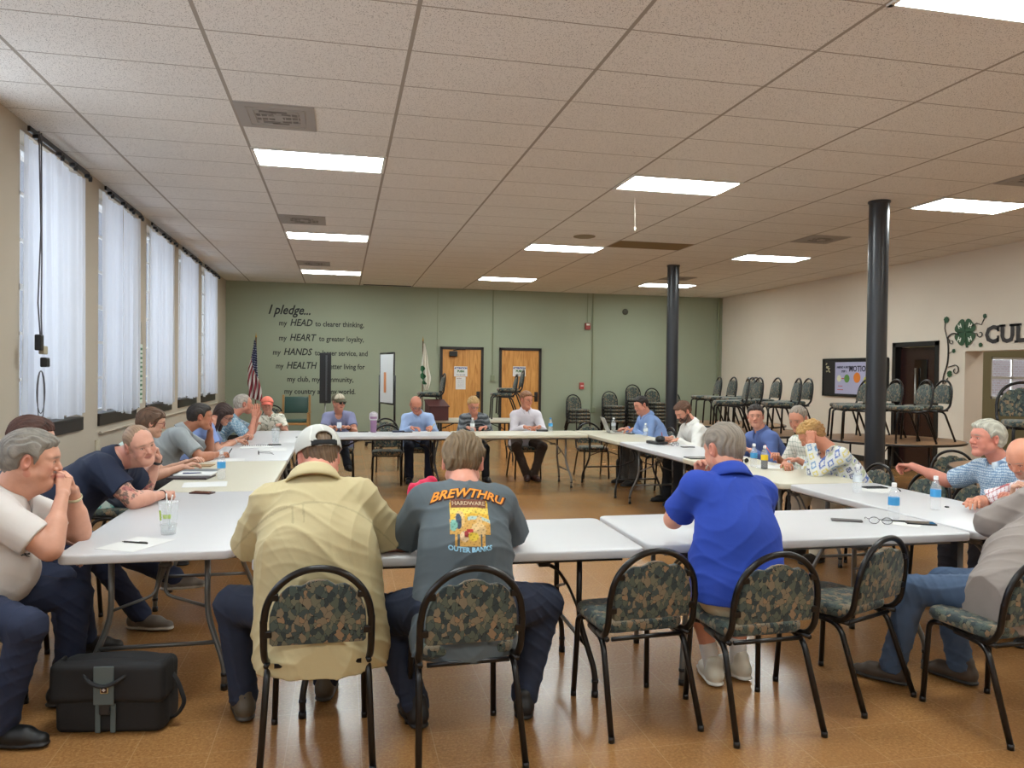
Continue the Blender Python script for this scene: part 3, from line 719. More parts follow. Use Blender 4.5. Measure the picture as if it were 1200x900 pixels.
# folding tables
M_TW=mat('white_plastic_top',(202,202,204),.38,bp=(260,.05)); M_TC=mat('cream_plastic_top',(204,198,178),.4,bp=(260,.05)); M_TLEG=mat('grey_table_legs',(120,120,118),.35,.5); M_TLEGB=mat('dark_table_legs',(48,44,42),.35,.4)
def folding_table(x,y,rotz,label,top=M_TW,legs=M_TLEG,w=1.825,d=.757,style=0,H=.74):
    t=thing('folding_table',label,'table',(x,y,0),rotz,'rectangular folding tables')
    bm=B(); prism(bm,rrect(w,d,.05,5),H-.045,H,bev=.009,seg=3); obj('tabletop',bm,top,t,sharp=40)
    bm=B(); 
    for s in (-1,1): box(bm,(0,s*(d/2-.07),H-.055),(w-.2,.03,.022))
    obj('underframe',bm,legs,t)
    hw=.22
    for s in (-1,1):
        lx=s*(w/2-.28)
        for q in (-1,1):
            bm=B(); tube(bm,fillet([(lx,q*hw,H-.05),(lx,q*hw,.36),(lx+s*.06,q*(hw+.09),.12),(lx+s*.06,q*(hw+.09),.012)],.08,5),.0145,8)
            tube(bm,[(lx+s*.06,q*(hw+.09),0),(lx+s*.06,q*(hw+.09),.03)],.018,8,mi=1); tube(bm,[(lx+s*.06,q*(hw+.09),.07),(lx+s*.06,q*(hw+.09),.085)],.018,8,mi=1); obj('leg',bm,[legs,M_BLACK],t,True)
        bm=B(); tube(bm,[(lx+s*.035,-hw-.05,.23),(lx+s*.035,hw+.05,.23)],.011,8); 
        bm2=B(); tube(bm2,[(lx,-hw,H-.06),(lx,hw,H-.06)],.0145,8); obj('top_rail',bm2,legs,t,True)
        obj('crossbar',bm,legs,t,True)
        bm=B(); tube(bm,fillet([(lx,-hw,.40),(lx-s*.0,-.02,.47),(lx-s*.06,-.02,.56),(lx-s*.35,-.02,H-.06)],.04,3),.008,6); tube(bm,fillet([(lx,hw,.40),(lx,.02,.47),(lx-s*.06,.02,.56),(lx-s*.35,.02,H-.06)],.04,3),.008,6); box(bm,(lx-s*.13,0,.585),(.06,.06,.02)); obj('brace',bm,legs,t,True)
    return t
PH=PI/2
folding_table(-.04,-.18,PH,'white folding table at the left front corner, with a plastic cup')
folding_table(-.04,1.65,PH,'cream folding table second along the left side',M_TC)
folding_table(-.04,3.50,PH,'white folding table third along the left side')
folding_table(-.04,5.335,PH,'white folding table at the far left corner')
folding_table(1.36,-.97,-.02,'white folding table before the two front left men',legs=M_TLEGB,d=.80)
folding_table(3.25,-.93,.0,'white folding table before the blue polo man',w=1.88,d=.80)
folding_table(1.41,5.63,0,'white folding table at the far side before the bald man',legs=M_TLEGB)
folding_table(3.25,5.66,0,'cream folding table at the far side before the white shirt man',M_TC)
folding_table(4.56,5.13,PH,'cream folding table under the open laptop',M_TC,M_TLEGB)
folding_table(4.58,3.29,PH,'white folding table on the right before the bearded man')
folding_table(4.56,1.45,PH,'cream folding table on the right with the yellow drink',M_TC)
folding_table(4.60,-.40,PH,'white folding table at the right front corner')
folding_table(3.14,8.87,-.04,'white folding table behind, by the oak doors',M_TC,M_TLEGB)
# chairs on that back table
G2='banquet chairs stood on the back table'
chair(2.40,9.06,92,'banquet chair on the back table beside the lectern',G2,z=TZ)
chair(3.72,8.95,84,'left chair of the trio before the right oak door',G2,z=TZ)
chair(3.84,8.95,84,'chair nested on top of the trio before the right oak door',G2,z=TZ+.085)
# lectern on the back table
r=thing('lectern','small dark maroon tabletop lectern','lectern',(2.46,8.62,.741),.15)
M_MAR=mat('maroon_wood',(72,34,34),.4)
bm=B(); M_=Matrix.Rotation(PI/2,4,'Z')@Matrix.Rotation(PI/2,4,'X')
prism(bm,[(-.17,0),(.17,0),(.17,.33),(-.17,.23)],-.17,.17,M_,bev=.006); obj('body',bm,M_MAR,r)
bm=B(); box(bm,(0,.0,.290),(.37,.38,.018),Matrix.Rotation(.29,3,'X'),bev=.004); obj('slanted_top',bm,M_MAR,r)
# projector screen case on tripod
r=thing('folded_projection_screen','tall black closed screen case on a silver tripod stand','projection screen',(.49,12.2,0))
bm=B(); box(bm,(0,0,1.42),(.24,.13,1.08),bev=.012); obj('case',bm,mat('matte_black_case',(24,25,28),.5),r)
bm=B(); box(bm,(.02,-.07,1.42),(.035,.02,.98),bev=.004); obj('rail',bm,mat('dark_alu',(90,92,96),.3,.8),r)
bm=B(); tube(bm,[(0,.0,.28),(0,0,.95)],.018); obj('pole',bm,M_STEEL,r,True)
for k in range(3):
    a=k*2*PI/3+.5; bm=B(); tube(bm,fillet([(0,0,.5),(.36*math.cos(a),.36*math.sin(a),.02)],.05),.011); obj('leg',bm,M_STEEL,r,True)
# whiteboard
r=thing('mobile_whiteboard','white board turned edge-on in a black rolling frame','whiteboard',(1.745,11.2,0),math.radians(-75))
bm=B(); box(bm,(0,0,1.43),(.86,.02,1.0)); obj('board',bm,mat('board_white',(228,232,236),.15),r)
bm=B()
for s in (-1,1): tube(bm,[(s*.44,0,.92),(s*.44,0,1.95)],.02)
tube(bm,[(-.44,0,1.95),(.44,0,1.95)],.02); tube(bm,[(-.44,0,.92),(.44,0,.92)],.02); obj('board_frame',bm,M_BLACK,r,True)
for s in (-1,1):
    bm=B(); tube(bm,[(s*.49,0,.08),(s*.49,0,1.5)],.022); tube(bm,[(s*.49,-.3,.08),(s*.49,.3,.08)],.02); obj('upright',bm,M_BLACK,r,True)
    for q in (-1,1):
        bm=B(); lathe(bm,[(.035,-.012),(.035,.012)],(0,0,0),14,mat4=Matrix.Translation((s*.49,q*.28,.036))@Matrix.Rotation(PI/2,4,'Y')); obj('caster',bm,M_BLACK,r)
bm=B(); tube(bm,[(-.49,0,.5),(.49,0,.5)],.018); obj('lower_rail',bm,M_BLACK,r,True)
bm=B(); box(bm,(-.1,-.014,1.35),(.14,.004,.42)); obj('orange_sheet',bm,mat('orange_paper',(214,140,90),.6),r)
# green armchair
r=thing('armchair','wooden armchair with dark green vinyl back','armchair',(-.14,12.45,0),PI-.03)
M_WD=mat('honey_wood',(176,132,78),.4); M_GV=mat('dark_green_vinyl',(42,74,66),.35)
bm=B(); box(bm,(0,0,.43),(.54,.5,.05),bev=.012); obj('seat_rail',bm,M_WD,r)
bm=cushion_bm(.5,.46,.06,.05,.455); obj('seat',bm,M_GV,r,sharp=50)
bm=B(); box(bm,(0,-.25,.82),(.5,.05,.36),Matrix.Rotation(.12,3,'X'),bev=.02,seg=3); obj('backrest',bm,M_GV,r,sharp=50)
for s in (-1,1):
    bm=B(); box(bm,(s*.28,-.25,.52),(.045,.045,1.04),Matrix.Rotation(.06,3,'X'),bev=.008); obj('leg',bm,M_WD,r)
    bm=B(); box(bm,(s*.28,.23,.32),(.045,.045,.64),bev=.008); obj('leg',bm,M_WD,r)
    bm=B(); box(bm,(s*.29,.0,.66),(.06,.54,.035),bev=.012); obj('armrest',bm,M_WD,r)
# flags
def flag(x,y,label,kind):
    r=thing('flag',label,'flag',(x,y,0))
    bm=B(); tube(bm,[(0,0,.03),(0,0,2.28)],.013); lathe(bm,[(.14,0),(.13,.02),(.03,.05),(.015,.08)],(0,0,0),20); obj('pole',bm,mat('flag_pole',(92,64,38),.4),r,True)
    bm=B(); lathe(bm,[(.0,0),(.02,.02),(.008,.05),(.0,.12)],(0,0,2.27),10); obj('finial',bm,mat('brass',(190,150,70),.3,.9),r,True)
    # gathered hanging cloth: narrow at the top, spreading down, with folds
    nu,nv=60,60; bm=B(); g=[]
    uvl=bm.loops.layers.uv.new('UVMap')
    for j in range(nv+1):
        t=j/nv; row=[]
        for i in range(nu+1):
            u=i/nu
            if kind=='us': wd=.03+.25*min(1,t*1.3); cx=-.02-.05*t if t<.6 else -.05+.12*(t-.6)
            else: wd=.03+.23*min(1,t*1.25)*(1 if t<.72 else max(.25,1-(t-.72)*2.8)); cx=.02+.06*t
            xx=cx+(u-.5)*wd+.01*math.sin(9*t)
            yy=-.03+.035*math.sin(u*17+t*3)*(.3+t)-.02
            zb=2.22-t*(1.25 if kind=='us' else 1.05)-(.10*(u-.2) if kind=='us' else .0)*t
            row.append(bm.verts.new((xx,yy,zb)))
        g.append(row)
    for j in range(nv):
        for i in range(nu):
            f=bm.faces.new((g[j][i],g[j+1][i],g[j+1][i+1],g[j][i+1]))
            for l,(a,b) in zip(f.loops,((i,j),(i,j+1),(i+1,j+1),(i+1,j))): l[uvl].uv=(a/nu,b/nv)
    m=bpy.data.materials.new('flag_cloth_'+kind); nt=NT(m); nt.b.inputs['Roughness'].default_value=.7
    x=nt.xyz(nt.co('UV'))
    if kind=='us':
        # hanging flag: stripes run down the cloth on a slant, canton at the top by the pole
        s=nt.math('FRACT',nt.math('ADD',nt.math('MULTIPLY',x[0],3.4),nt.math('MULTIPLY',x[1],4.2)))
        st=nt.math('LESS_THAN',s,.5); col=nt.mix(st,lin((206,200,196)),lin((132,28,42)))
        can=nt.math('LESS_THAN',nt.math('ADD',x[1],nt.math('MULTIPLY',x[0],-.35)),.28)
        co=nt.co('UV',(7,16,1)); vv=nt.vor(co,1.6,'F1',.25)[0]; star=nt.math('LESS_THAN',vv,.24)
        cc=nt.mix(star,lin((34,40,78)),lin((220,220,225)))
        col=nt.mix(can,col,cc)
        nt.l.new(col,nt.b.inputs['Base Color'])
    else:
        nt.b.inputs['Base Color'].default_value=(*lin((222,218,206)),1)
        vx=nt.math('ADD',nt.math('MULTIPLY',nt.math('SUBTRACT',x[0],.2),1.0),0); vz=nt.math('SUBTRACT',x[1],.68)
        wv=nt.math('SINE',nt.math('MULTIPLY',x[1],38)); ed=nt.math('ADD',nt.math('MULTIPLY',wv,.12),.20)
        inn=nt.math('MULTIPLY',nt.math('LESS_THAN',nt.math('ABSOLUTE',vx),ed),nt.math('LESS_THAN',nt.math('ABSOLUTE',vz),.2))
        nt.l.new(nt.mix(inn,lin((222,218,206)),lin((36,96,60))),nt.b.inputs['Base Color'])
    me=bpy.data.meshes.new('cloth'); bm.to_mesh(me); bm.free(); link(me,'cloth',m,r,True)
    return r
flag(-.98,12.6,'furled stars and stripes flag on a pole beside the pledge','us')
flag(2.62,12.6,'furled white flag with green clover emblem on a pole','h')
# ================================================================ PEOPLE: field modelling (one smooth surface per body, garment, hair)
A3=lambda *v: np.array(v,dtype=np.float64)
def nrm(v): v=np.asarray(v,float); return v/(np.linalg.norm(v)+1e-12)
class Field:
    def __init__(s,lo,hi,h):
        s.h=h; s.lo=np.asarray(lo,float); n=np.ceil((np.asarray(hi,float)-s.lo)/h).astype(int)+1
        s.n=n; s.f=np.full(tuple(n),.5,np.float32)
        s.ax=[(s.lo[i]+h*np.arange(n[i])).astype(np.float32) for i in range(3)]
    def sl(s,lo,hi):
        a=np.clip(np.floor((np.asarray(lo)-s.lo)/s.h).astype(int),0,s.n); b=np.clip(np.ceil((np.asarray(hi)-s.lo)/s.h).astype(int)+1,0,s.n)
        return None if (b<=a).any() else tuple(slice(a[i],b[i]) for i in range(3))
    def xyz(s,sl): return s.ax[0][sl[0]][:,None,None],s.ax[1][sl[1]][None,:,None],s.ax[2][sl[2]][None,None,:]
    def add(s,p,k=.02):
        fn,lo,hi=p; m=k+3*s.h; sl=s.sl(lo-m,hi+m)
        if sl is None: return s
        d=fn(*s.xyz(sl)); g=s.f[sl]
        if k>0:
            hh=np.maximum(k-np.abs(g-d),0)/k; s.f[sl]=np.minimum(g,d)-hh*hh*(k*.25)
        else: s.f[sl]=np.minimum(g,d)
        return s
    def sub(s,p,k=.01):
        fn,lo,hi=p; m=k+3*s.h; sl=s.sl(lo-m,hi+m)
        if sl is None: return s
        d=-fn(*s.xyz(sl)); g=s.f[sl]
        hh=np.maximum(k-np.abs(g-d),0)/max(k,1e-6); s.f[sl]=np.maximum(g,d)+hh*hh*(k*.25); return s
    def cut(s,P,N,box=None):   # remove the side N points to
        N=nrm(N); sl=(slice(None),)*3 if box is None else s.sl(*box)
        if sl is None: return s
        X,Y,Z=s.xyz(sl); d=(X-P[0])*N[0]+(Y-P[1])*N[1]+(Z-P[2])*N[2]; s.f[sl]=np.maximum(s.f[sl],d.astype(np.float32)); return s
    def disp(s,fn):
        X,Y,Z=s.xyz((slice(None),)*3); idx=np.nonzero(np.abs(s.f)<.035)
        s.f[idx]+=fn(s.ax[0][idx[0]],s.ax[1][idx[1]],s.ax[2][idx[2]]).astype(np.float32); return s
    def net(s):
        f=s.f; f[0]=f[-1]=.5; f[:,0]=f[:,-1]=.5; f[:,:,0]=f[:,:,-1]=.5
        ins=f<0; n=s.n
        c=np.zeros(tuple(n-1),np.uint8)
        for a in (0,1):
            for b in (0,1):
                for d in (0,1): c+=ins[a:n[0]-1+a,b:n[1]-1+b,d:n[2]-1+d]
        I=np.array(np.nonzero((c>0)&(c<8)))
        if I.shape[1]==0: return np.zeros((0,3)),np.zeros((0,4),int)
        idm=np.full(tuple(n-1),-1,np.int64); idm[tuple(I)]=np.arange(I.shape[1])
        pos=np.zeros((I.shape[1],3)); cnt=np.zeros(I.shape[1])
        for ax in range(3):
            o1,o2=[q for q in range(3) if q!=ax]
            for u in (0,1):
                for v in (0,1):
                    a=I.copy(); a[o1]+=u; a[o2]+=v; b=a.copy(); b[ax]+=1
                    fa=f[tuple(a)]; fb=f[tuple(b)]; m=(fa<0)!=(fb<0)
                    t=np.where(m,fa/(fa-fb+1e-12),0)
                    pp=a.T.astype(float); pp[:,ax]+=t
                    pos[m]+=pp[m]; cnt[m]+=1
        P=s.lo+s.h*pos/cnt[:,None]
        F=[]
        for ax in range(3):
            o1,o2=[(1,2),(2,0),(0,1)][ax]
            sl0=[slice(1,n[q]-1) for q in range(3)]; sl0[ax]=slice(0,n[ax]-1); sl1=list(sl0); sl1[ax]=slice(1,n[ax])
            e=ins[tuple(sl0)]!=ins[tuple(sl1)]; E=np.array(np.nonzero(e))
            if E.shape[1]==0: continue
            for q in range(3): E[q]+=sl0[q].start
            fl=ins[tuple(E)]
            def cell(d1,d2):
                c_=E.copy(); c_[o1]+=d1; c_[o2]+=d2; return idm[tuple(c_)]
            q=np.stack([cell(-1,-1),cell(0,-1),cell(0,0),cell(-1,0)],1)
            q[~fl]=q[~fl][:,::-1]; F.append(q)
        return P,np.concatenate(F)
def rcone(A,B_,ra,rb,flat=None):
    A=np.asarray(A,float); B_=np.asarray(B_,float); ab=B_-A; ax=None
    if flat is not None: ax=nrm(flat[0]); sc=1/flat[1]-1; ab=ab+sc*np.dot(ab,ax)*ax
    L=max(np.dot(ab,ab),1e-9)
    def fn(X,Y,Z):
        x=X-A[0]; y=Y-A[1]; z=Z-A[2]
        if ax is not None:
            q=(x*ax[0]+y*ax[1]+z*ax[2])*sc; x=x+q*ax[0]; y=y+q*ax[1]; z=z+q*ax[2]
        t=np.clip((x*ab[0]+y*ab[1]+z*ab[2])/L,0,1)
        d=np.sqrt((x-t*ab[0])**2+(y-t*ab[1])**2+(z-t*ab[2])**2)-(ra+(rb-ra)*t)
        return (d*(.5+.5*flat[1]) if ax is not None else d).astype(np.float32)
    m=max(ra,rb); return fn,np.minimum(A,B_)-m,np.maximum(A,B_)+m
def ell(C,rad,R=None):
    C=np.asarray(C,float); rad=np.asarray(rad,float); R=np.eye(3) if R is None else R   # columns: axes
    def fn(X,Y,Z):
        x=X-C[0]; y=Y-C[1]; z=Z-C[2]
        q=[(x*R[0,i]+y*R[1,i]+z*R[2,i]) for i in range(3)]
        k0=np.sqrt(sum((q[i]/rad[i])**2 for i in range(3))); k1=np.sqrt(sum((q[i]/rad[i]**2)**2 for i in range(3)))+1e-6
        return (k0*(k0-1)/k1).astype(np.float32)
    m=rad.max(); return fn,C-m,C+m
def sph(C,r): return rcone(C,np.asarray(C)+1e-4,r,r)
def mesh_from(name,parts,m,parent,colfn=None):
    Ps=[];Fs=[];o=0
    for P,F in parts:
        if len(P)==0: continue
        Ps.append(P);Fs.append(F+o);o+=len(P)
    P=np.concatenate(Ps).astype(np.float32);F=np.concatenate(Fs).astype(np.int32)
    me=bpy.data.meshes.new(name); me.vertices.add(len(P)); me.vertices.foreach_set('co',P.ravel())
    me.loops.add(F.size); me.loops.foreach_set('vertex_index',F.ravel())
    me.polygons.add(len(F)); me.polygons.foreach_set('loop_start',np.arange(0,F.size,4,dtype=np.int32)); me.polygons.foreach_set('loop_total',np.full(len(F),4,np.int32))
    me.polygons.foreach_set('use_smooth',np.ones(len(F),bool)); me.update(calc_edges=True); me.validate()
    if colfn is not None:
        c=np.ones((len(P),4),np.float32); c[:,:3]=colfn(P.astype(float)); a=me.color_attributes.new('Col','FLOAT_COLOR','POINT'); a.data.foreach_set('color',c.ravel())
    return link(me,name,m,parent)
def vc_mat(name,rough=.55,bump=None,**k):
    if name in MATS: return MATS[name]
    m=mat(name,(128,128,128),rough,**k); nt=NT(m); a=nt.new('ShaderNodeAttribute',attribute_name='Col'); nt.l.new(a.outputs['Color'],nt.b.inputs['Base Color'])
    if bump: nt.bump(nt.noise(nt.co(scale=bump[2] if len(bump)>2 else None),bump[0],3)[0],bump[1],.003)
    return m
M_SKIN=vc_mat('skin',.5,(260,.12)); M_SKIN.node_tree.nodes['Principled BSDF'].inputs['Subsurface Weight'].default_value=0
M_SHOE=vc_mat('shoe_leather',.5,(120,.2)); M_HAIR=vc_mat('hair_strands',.6,(90,.9)); M_CLOTH=vc_mat('garment_cloth',.85,(35,.25))
L_=lambda c: np.array(lin(c))
def gs(d,s): return np.exp(-(d/s)**2)
def nz3(P,f,seed=0):   # cheap value-like noise, -1..1
    x,y,z=P[:,0]*f,P[:,1]*f,P[:,2]*f; s=seed*1.7
    return (np.sin(x*1.3+1.9*np.sin(y*.9+s)+s)+np.sin(y*1.7+1.3*np.sin(z*1.1+x*.6)+2+s)+np.sin(z*1.5+1.7*np.sin(x*.8+y*.7)+s*2))/3
def frame(f,up=(0,0,1),roll=0):
    f=nrm(f); r=nrm(np.cross(f,up)); u=np.cross(r,f)
    if roll: r,u=r*math.cos(roll)+u*math.sin(roll),-r*math.sin(roll)+u*math.cos(roll)
    return r,f,u
def ik(S,Wp,a,b,pole,who=''):
    S=np.asarray(S,float);Wp=np.asarray(Wp,float); d=Wp-S; L=np.linalg.norm(d)
    if L>(a+b)*.995: Wp=S+d/L*(a+b)*.995; print('REACH',who,round(L,3),round(a+b,3)); d=Wp-S; L=np.linalg.norm(d)
    if L<abs(a-b)+.02: L=abs(a-b)+.02; 
    n=nrm(d); x=(a*a-b*b+L*L)/(2*L); h=math.sqrt(max(a*a-x*x,0)); p=np.asarray(pole,float)-S; p=p-np.dot(p,n)*n
    return S+n*x+nrm(p)*h,Wp
HAIRC={'grey':(128,122,114),'white':(196,190,180),'brown':(84,62,44),'dark':(38,30,26),'blond':(176,142,92),'lightbrown':(122,98,72),'saltgrey':(140,130,118),'ltgrey':(168,160,150)}
def rotf(a):   # facing -> local axes in the world: a=0 faces +y, positive turns left
    return A3(math.cos(a),math.sin(a),0),A3(-math.sin(a),math.cos(a),0)
def hand_prims(Wr,hd,pn,side,pose,s=1.0):
    hd=nrm(hd); pn=nrm(pn-np.dot(pn,hd)*hd); t=np.cross(hd,pn)*side   # towards the thumb
    out=[]; add=lambda *a,**k: out.append(rcone(*a,**k))
    P=lambda a,b,c: Wr+s*(a*hd+b*t+c*pn)
    for o in (-.026,-.009,.009,.026): add(P(.005,o*.62,0),P(.088,o,-.002),.0145*s,.0125*s,flat=(pn,.9))
    curls={'flat':(8,10,8),'relax':(28,30,22),'half':(45,48,35),'fist':(75,85,50),'clasp':(42,70,35),'pen':(50,55,30),'up':(4,8,6)}[pose]
    Ls=(.060,.074,.080,.072); 
    for i,(o,Lf) in enumerate(zip((-.033,-.011,.0115,.033),(.058,.073,.080,.071))):
        c=list(curls)
        if pose=='pen' and i==3: c=(35,40,20)
        ang=0; p=P(.088,o,-.002); spread=(.10,.02,-.03,-.09)[i]*(-1 if False else 1)
        r0=(.0078,.0088,.0092,.009)[i]*s
        for sg,fr in enumerate((.45,.31,.24)):
            ang+=math.radians(c[sg]+(2-i)*3*(pose!='flat')); d=hd*math.cos(ang)+pn*math.sin(ang)-t*spread*(-1)*.0+t*(o*.9)*(1 if pose in('flat','up') else .3)
            q=p+nrm(d)*Lf*fr*s; add(p,q,r0,r0*.94); p=q; r0*=.94
    tb=P(.018,.024,.006); k=.25 if pose in('fist','clasp','pen','half') else .62
    tm=tb+s*.042*nrm(hd*.75+t*k+pn*.35); tt=tm+s*.030*nrm(hd*.9+t*(k-.35)+pn*.3)
    add(P(.01,.012,.004),tb,.014*s,.0145*s); add(tb,tm,.0135*s,.0108*s); add(tm,tt,.0105*s,.0088*s)
    return out,t
def person(spec):
    S=dict(s=1.0,g=1.0,b=.0,skin=(200,150,125),am=1.0,shirt='tee',sleeve=.62,hm='short',hair='brown',h=.005,tw=0,tuck=False,hs=1.0,sw=1.0)
    S.update(spec); s=S['s']; a0=math.radians(S['face']); x0,y0=S['at']
    who=S['label']
    root=thing(S.get('name','person'),S['label'],'person',(x0,y0,0),0)
    O=A3(x0,y0,0); Lc=lambda p: A3(*p)-O            # world -> root-local (axes stay parallel to the world)
    R0,F0=rotf(a0); U=A3(0,0,1)
    hipz=S.get('hipz',.565); hip=A3(0,0,hipz)
    neck=Lc(S['neck']) if 'neck' in S else hip+U*.52*s+F0*.06
    head=Lc(S['head']); 
    dn=np.linalg.norm(head-neck)
    if dn>.193*s: neck=head+(neck-head)/dn*.19*s
    up=nrm(neck-hip); at=a0+math.radians(S['tw']); R1,F1=rotf(at); R1=nrm(R1-np.dot(R1,up)*up); 
    if S.get('shr'): R1=nrm(R1+up*S['shr'])
    F1=np.cross(up,R1)
    g=S['g']; sh=.163*s*S['sw']; h=S['h']
    ls,rs=neck-up*.072*s-R1*sh,neck-up*.072*s+R1*sh
    W_L,W_R=Lc(S['wl']),Lc(S['wr'])
    for q,W_ in ((0,W_L),(1,W_R)):
        d=nrm(W_-(ls if q==0 else rs))*.028*s
        if q==0: ls=ls+d
        else: rs=rs+d
    eL=Lc(S['el']) if 'el' in S else (ls+W_L)/2-U*.3-R1*.15
    eR=Lc(S['er']) if 'er' in S else (rs+W_R)/2-U*.3+R1*.15
    ua,fa=.285*s,.255*s
    eL,W_L=ik(ls,W_L,ua,fa,eL,who+' L'); eR,W_R=ik(rs,W_R,ua,fa,eR,who+' R')
    # legs
    hw=.088*s; hl,hr=hip-R0*hw,hip+R0*hw
    fl=Lc(S['fl']) if 'fl' in S else hl+F0*.45+A3(0,0,-hipz+.085)-R0*.05
    fr=Lc(S['fr']) if 'fr' in S else hr+F0*.45+A3(0,0,-hipz+.085)+R0*.05
    tl=.43*s; sl_=.42*s
    kl,fl=ik(hl,fl,tl,sl_,Lc(S['kl']) if 'kl' in S else hl+F0*.6+U*.5-R0*S.get('knee',.1),who+' leg L'); kr,fr=ik(hr,fr,tl,sl_,Lc(S['kr']) if 'kr' in S else hr+F0*.6+U*.5+R0*S.get('knee',.1),who+' leg R')
    toe=math.radians(S.get('toe',12))
    mid=hip+(neck-hip)*.45-F1*S.get('curve',.03)
    skin=L_(S['skin'])
    # ---------------- head frame
    ly,lp=math.radians(S.get('ly',S['face'])),math.radians(S.get('lp',-5))
    hf=A3(-math.sin(ly)*math.cos(lp),math.cos(ly)*math.cos(lp),math.sin(lp)); hr_,hf,hu=frame(hf,roll=math.radians(S.get('lr',0)))
    k=S['hs']*s; HP=lambda x,y,z: head+k*(x*hr_+y*hf+z*hu); RH=np.stack([hr_,hf,hu],1)
    loc=lambda P: ((P-head)@RH)/k
    hh=S.get('hh',max(h*.75,.0036)); lo=np.minimum(head,neck)-.17; hi=np.maximum(head,neck)+.16
    Fd=Field(lo,hi,hh)
    nf=S.get('fat',1.0)
    Fd.add(ell(HP(0,-.014,.036),A3(.0765,.096,.084)*k,RH),0)
    Fd.add(rcone(HP(0,.022,.012),HP(0,.048,-.082),.064*k,.034*k*nf,flat=(hr_,.94)),.03)
    for q in (-1,1):
        Fd.add(rcone(HP(q*.050,.0,-.050),HP(q*.014,.058,-.088),.022*k*nf,.018*k),.03)
        Fd.add(rcone(HP(q*.036,.058,-.016),HP(q*.042,.05,-.045),.024*k*nf,.022*k*nf),.025)
        Fd.add(rcone(HP(q*.012,.078,.026),HP(q*.045,.066,.026),.012*k,.010*k),.014)
    Fd.add(rcone(HP(0,.040,.05),HP(0,.060,.03),.045*k,.038*k),.03)
    Fd.add(sph(HP(0,.070,-.092),.018*k),.02)
    for q in (-1,1): Fd.sub(sph(HP(q*.031,.098,.006),.0145*k),.012)
    for q in (-1,1): Fd.add(ell(HP(q*.031,.0735,.005),A3(.0145,.0125,.0115)*k,RH),.005)
    Fd.add(rcone(HP(0,.084,.018),HP(0,.106,-.022),.0085*k,.0125*k),.010); 
    for q in (-1,1): Fd.add(sph(HP(q*.0125,.094,-.028),.0085*k),.007)
    Fd.add(ell(HP(0,.080,-.051),A3(.023,.0125,.006)*k,RH),.008); Fd.add(ell(HP(0,.079,-.0625),A3(.018,.0135,.0075)*k,RH),.008)
    Fd.add(sph(HP(0,.088,-.054),.008*k),.008)
    Fd.sub(rcone(HP(-.024,.0955,-.0565),HP(.024,.0955,-.0565),.0025*k,.0025*k),.004)
    if S.get('smile'):
        for q in (-1,1): Fd.add(sph(HP(q*.043,.066,-.034),.016*k),.012); Fd.sub(rcone(HP(q*.024,.094,-.035),HP(q*.036,.084,-.058),.0022*k,.0022*k),.008)
    for q in (-1,1):
        Re=np.stack([nrm(hr_*1+q*hf*(-.35)),nrm(hf*1+q*hr_*.35),hu],1)
        Fd.add(ell(HP(q*.079,-.012,.002),A3(.011,.020,.033)*k,Re),.006); Fd.sub(ell(HP(q*.088,-.006,.004),A3(.008,.011,.020)*k,Re),.005)
    nb=neck-F1*.008
    Fd.add(rcone(HP(0,-.028,-.045),nb,.056*k*nf,.060*s*nf),.035)
    if nf>1.05: Fd.add(rcone(HP(0,.03,-.10),nb+F1*.045,.034*k*nf,.04*s),.04)
    Fd.add(rcone(nb,nb-up*.06,.062*s,.08*s),.03)
    head_net=Fd.net(); Fd=None
    # ---------------- arms + hands
    parts=[head_net]; am=S['am']
    hands=[]
    ha=S.get('hh_arm',min(h,.0045))
    for q,(sp,el_,wr,hdk,pnk,pk) in enumerate(((ls,eL,W_L,'hdl','pnl','pl'),(rs,eR,W_R,'hdr','pnr','pr'))):
        fd_=nrm(wr-el_); hd=nrm(A3(*S[hdk])) if hdk in S else fd_; pn=A3(*S[pnk]) if pnk in S else A3(0,0,-1)
        pr_,tv=hand_prims(wr,hd,pn,1 if q==0 else -1,S.get(pk,'relax'),s*S.get('hsz',1.0)); hands.append((wr,hd,pn,tv))
        ends=np.array([sp,el_,wr,wr+hd*.2*s]); Fa=Field(ends.min(0)-.10,ends.max(0)+.10,ha)
        Fa.add(rcone(sp,el_,.050*s*am,.041*s*am),.02); Fa.add(rcone(sp+.3*(el_-sp),sp+.6*(el_-sp),.046*s*am,.047*s*am),.02)
        Fa.add(rcone(el_,wr,.040*s*am,.0265*s,),.02); Fa.add(rcone(el_+.15*(wr-el_),el_+.45*(wr-el_),.043*s*am,.038*s*am),.02)
        for p_ in pr_: Fa.add(p_,.006)
        parts.append(Fa.net())
    # ---------------- torso and legs of the body (under the clothes)
    ends=np.array([hip,neck,kl,kr,fl,fr,ls,rs]); Fb=Field(ends.min(0)-.25,ends.max(0)+A3(.25,.25,.12),.014)
    def torso(F,e,hem=0,belly=True,kk=.05):
        fw=(F1,.70 if g<1.12 else .78)
        F.add(rcone(hip-up*.00,mid,(.150*g+e)*s,(.150*g+e)*s,flat=fw),kk)
        F.add(rcone(mid,neck-up*.15*s,(.152*g+e)*s,(.150*(.6+.4*g)+e)*s,flat=fw),kk)
        F.add(rcone(neck-up*.13*s-R1*.07*s,neck-up*.13*s+R1*.07*s,(.093+e)*s,(.093+e)*s),kk)
        F.add(rcone(ls,rs,(.052+e)*s,(.052+e)*s),kk)
        F.add(rcone(neck-up*.03,ls,(.048+e)*s,(.048+e)*s),.03); F.add(rcone(neck-up*.03,rs,(.048+e)*s,(.048+e)*s),.03)
        if S['b']>0 and belly: F.add(ell(hip+up*.15+F1*(.05+.05*S['b']),A3((.145*g+e),(.10+.06*S['b']+e),.15+e)*s,np.stack([R1,F1,up],1)),.05)
    torso(Fb,-.012)
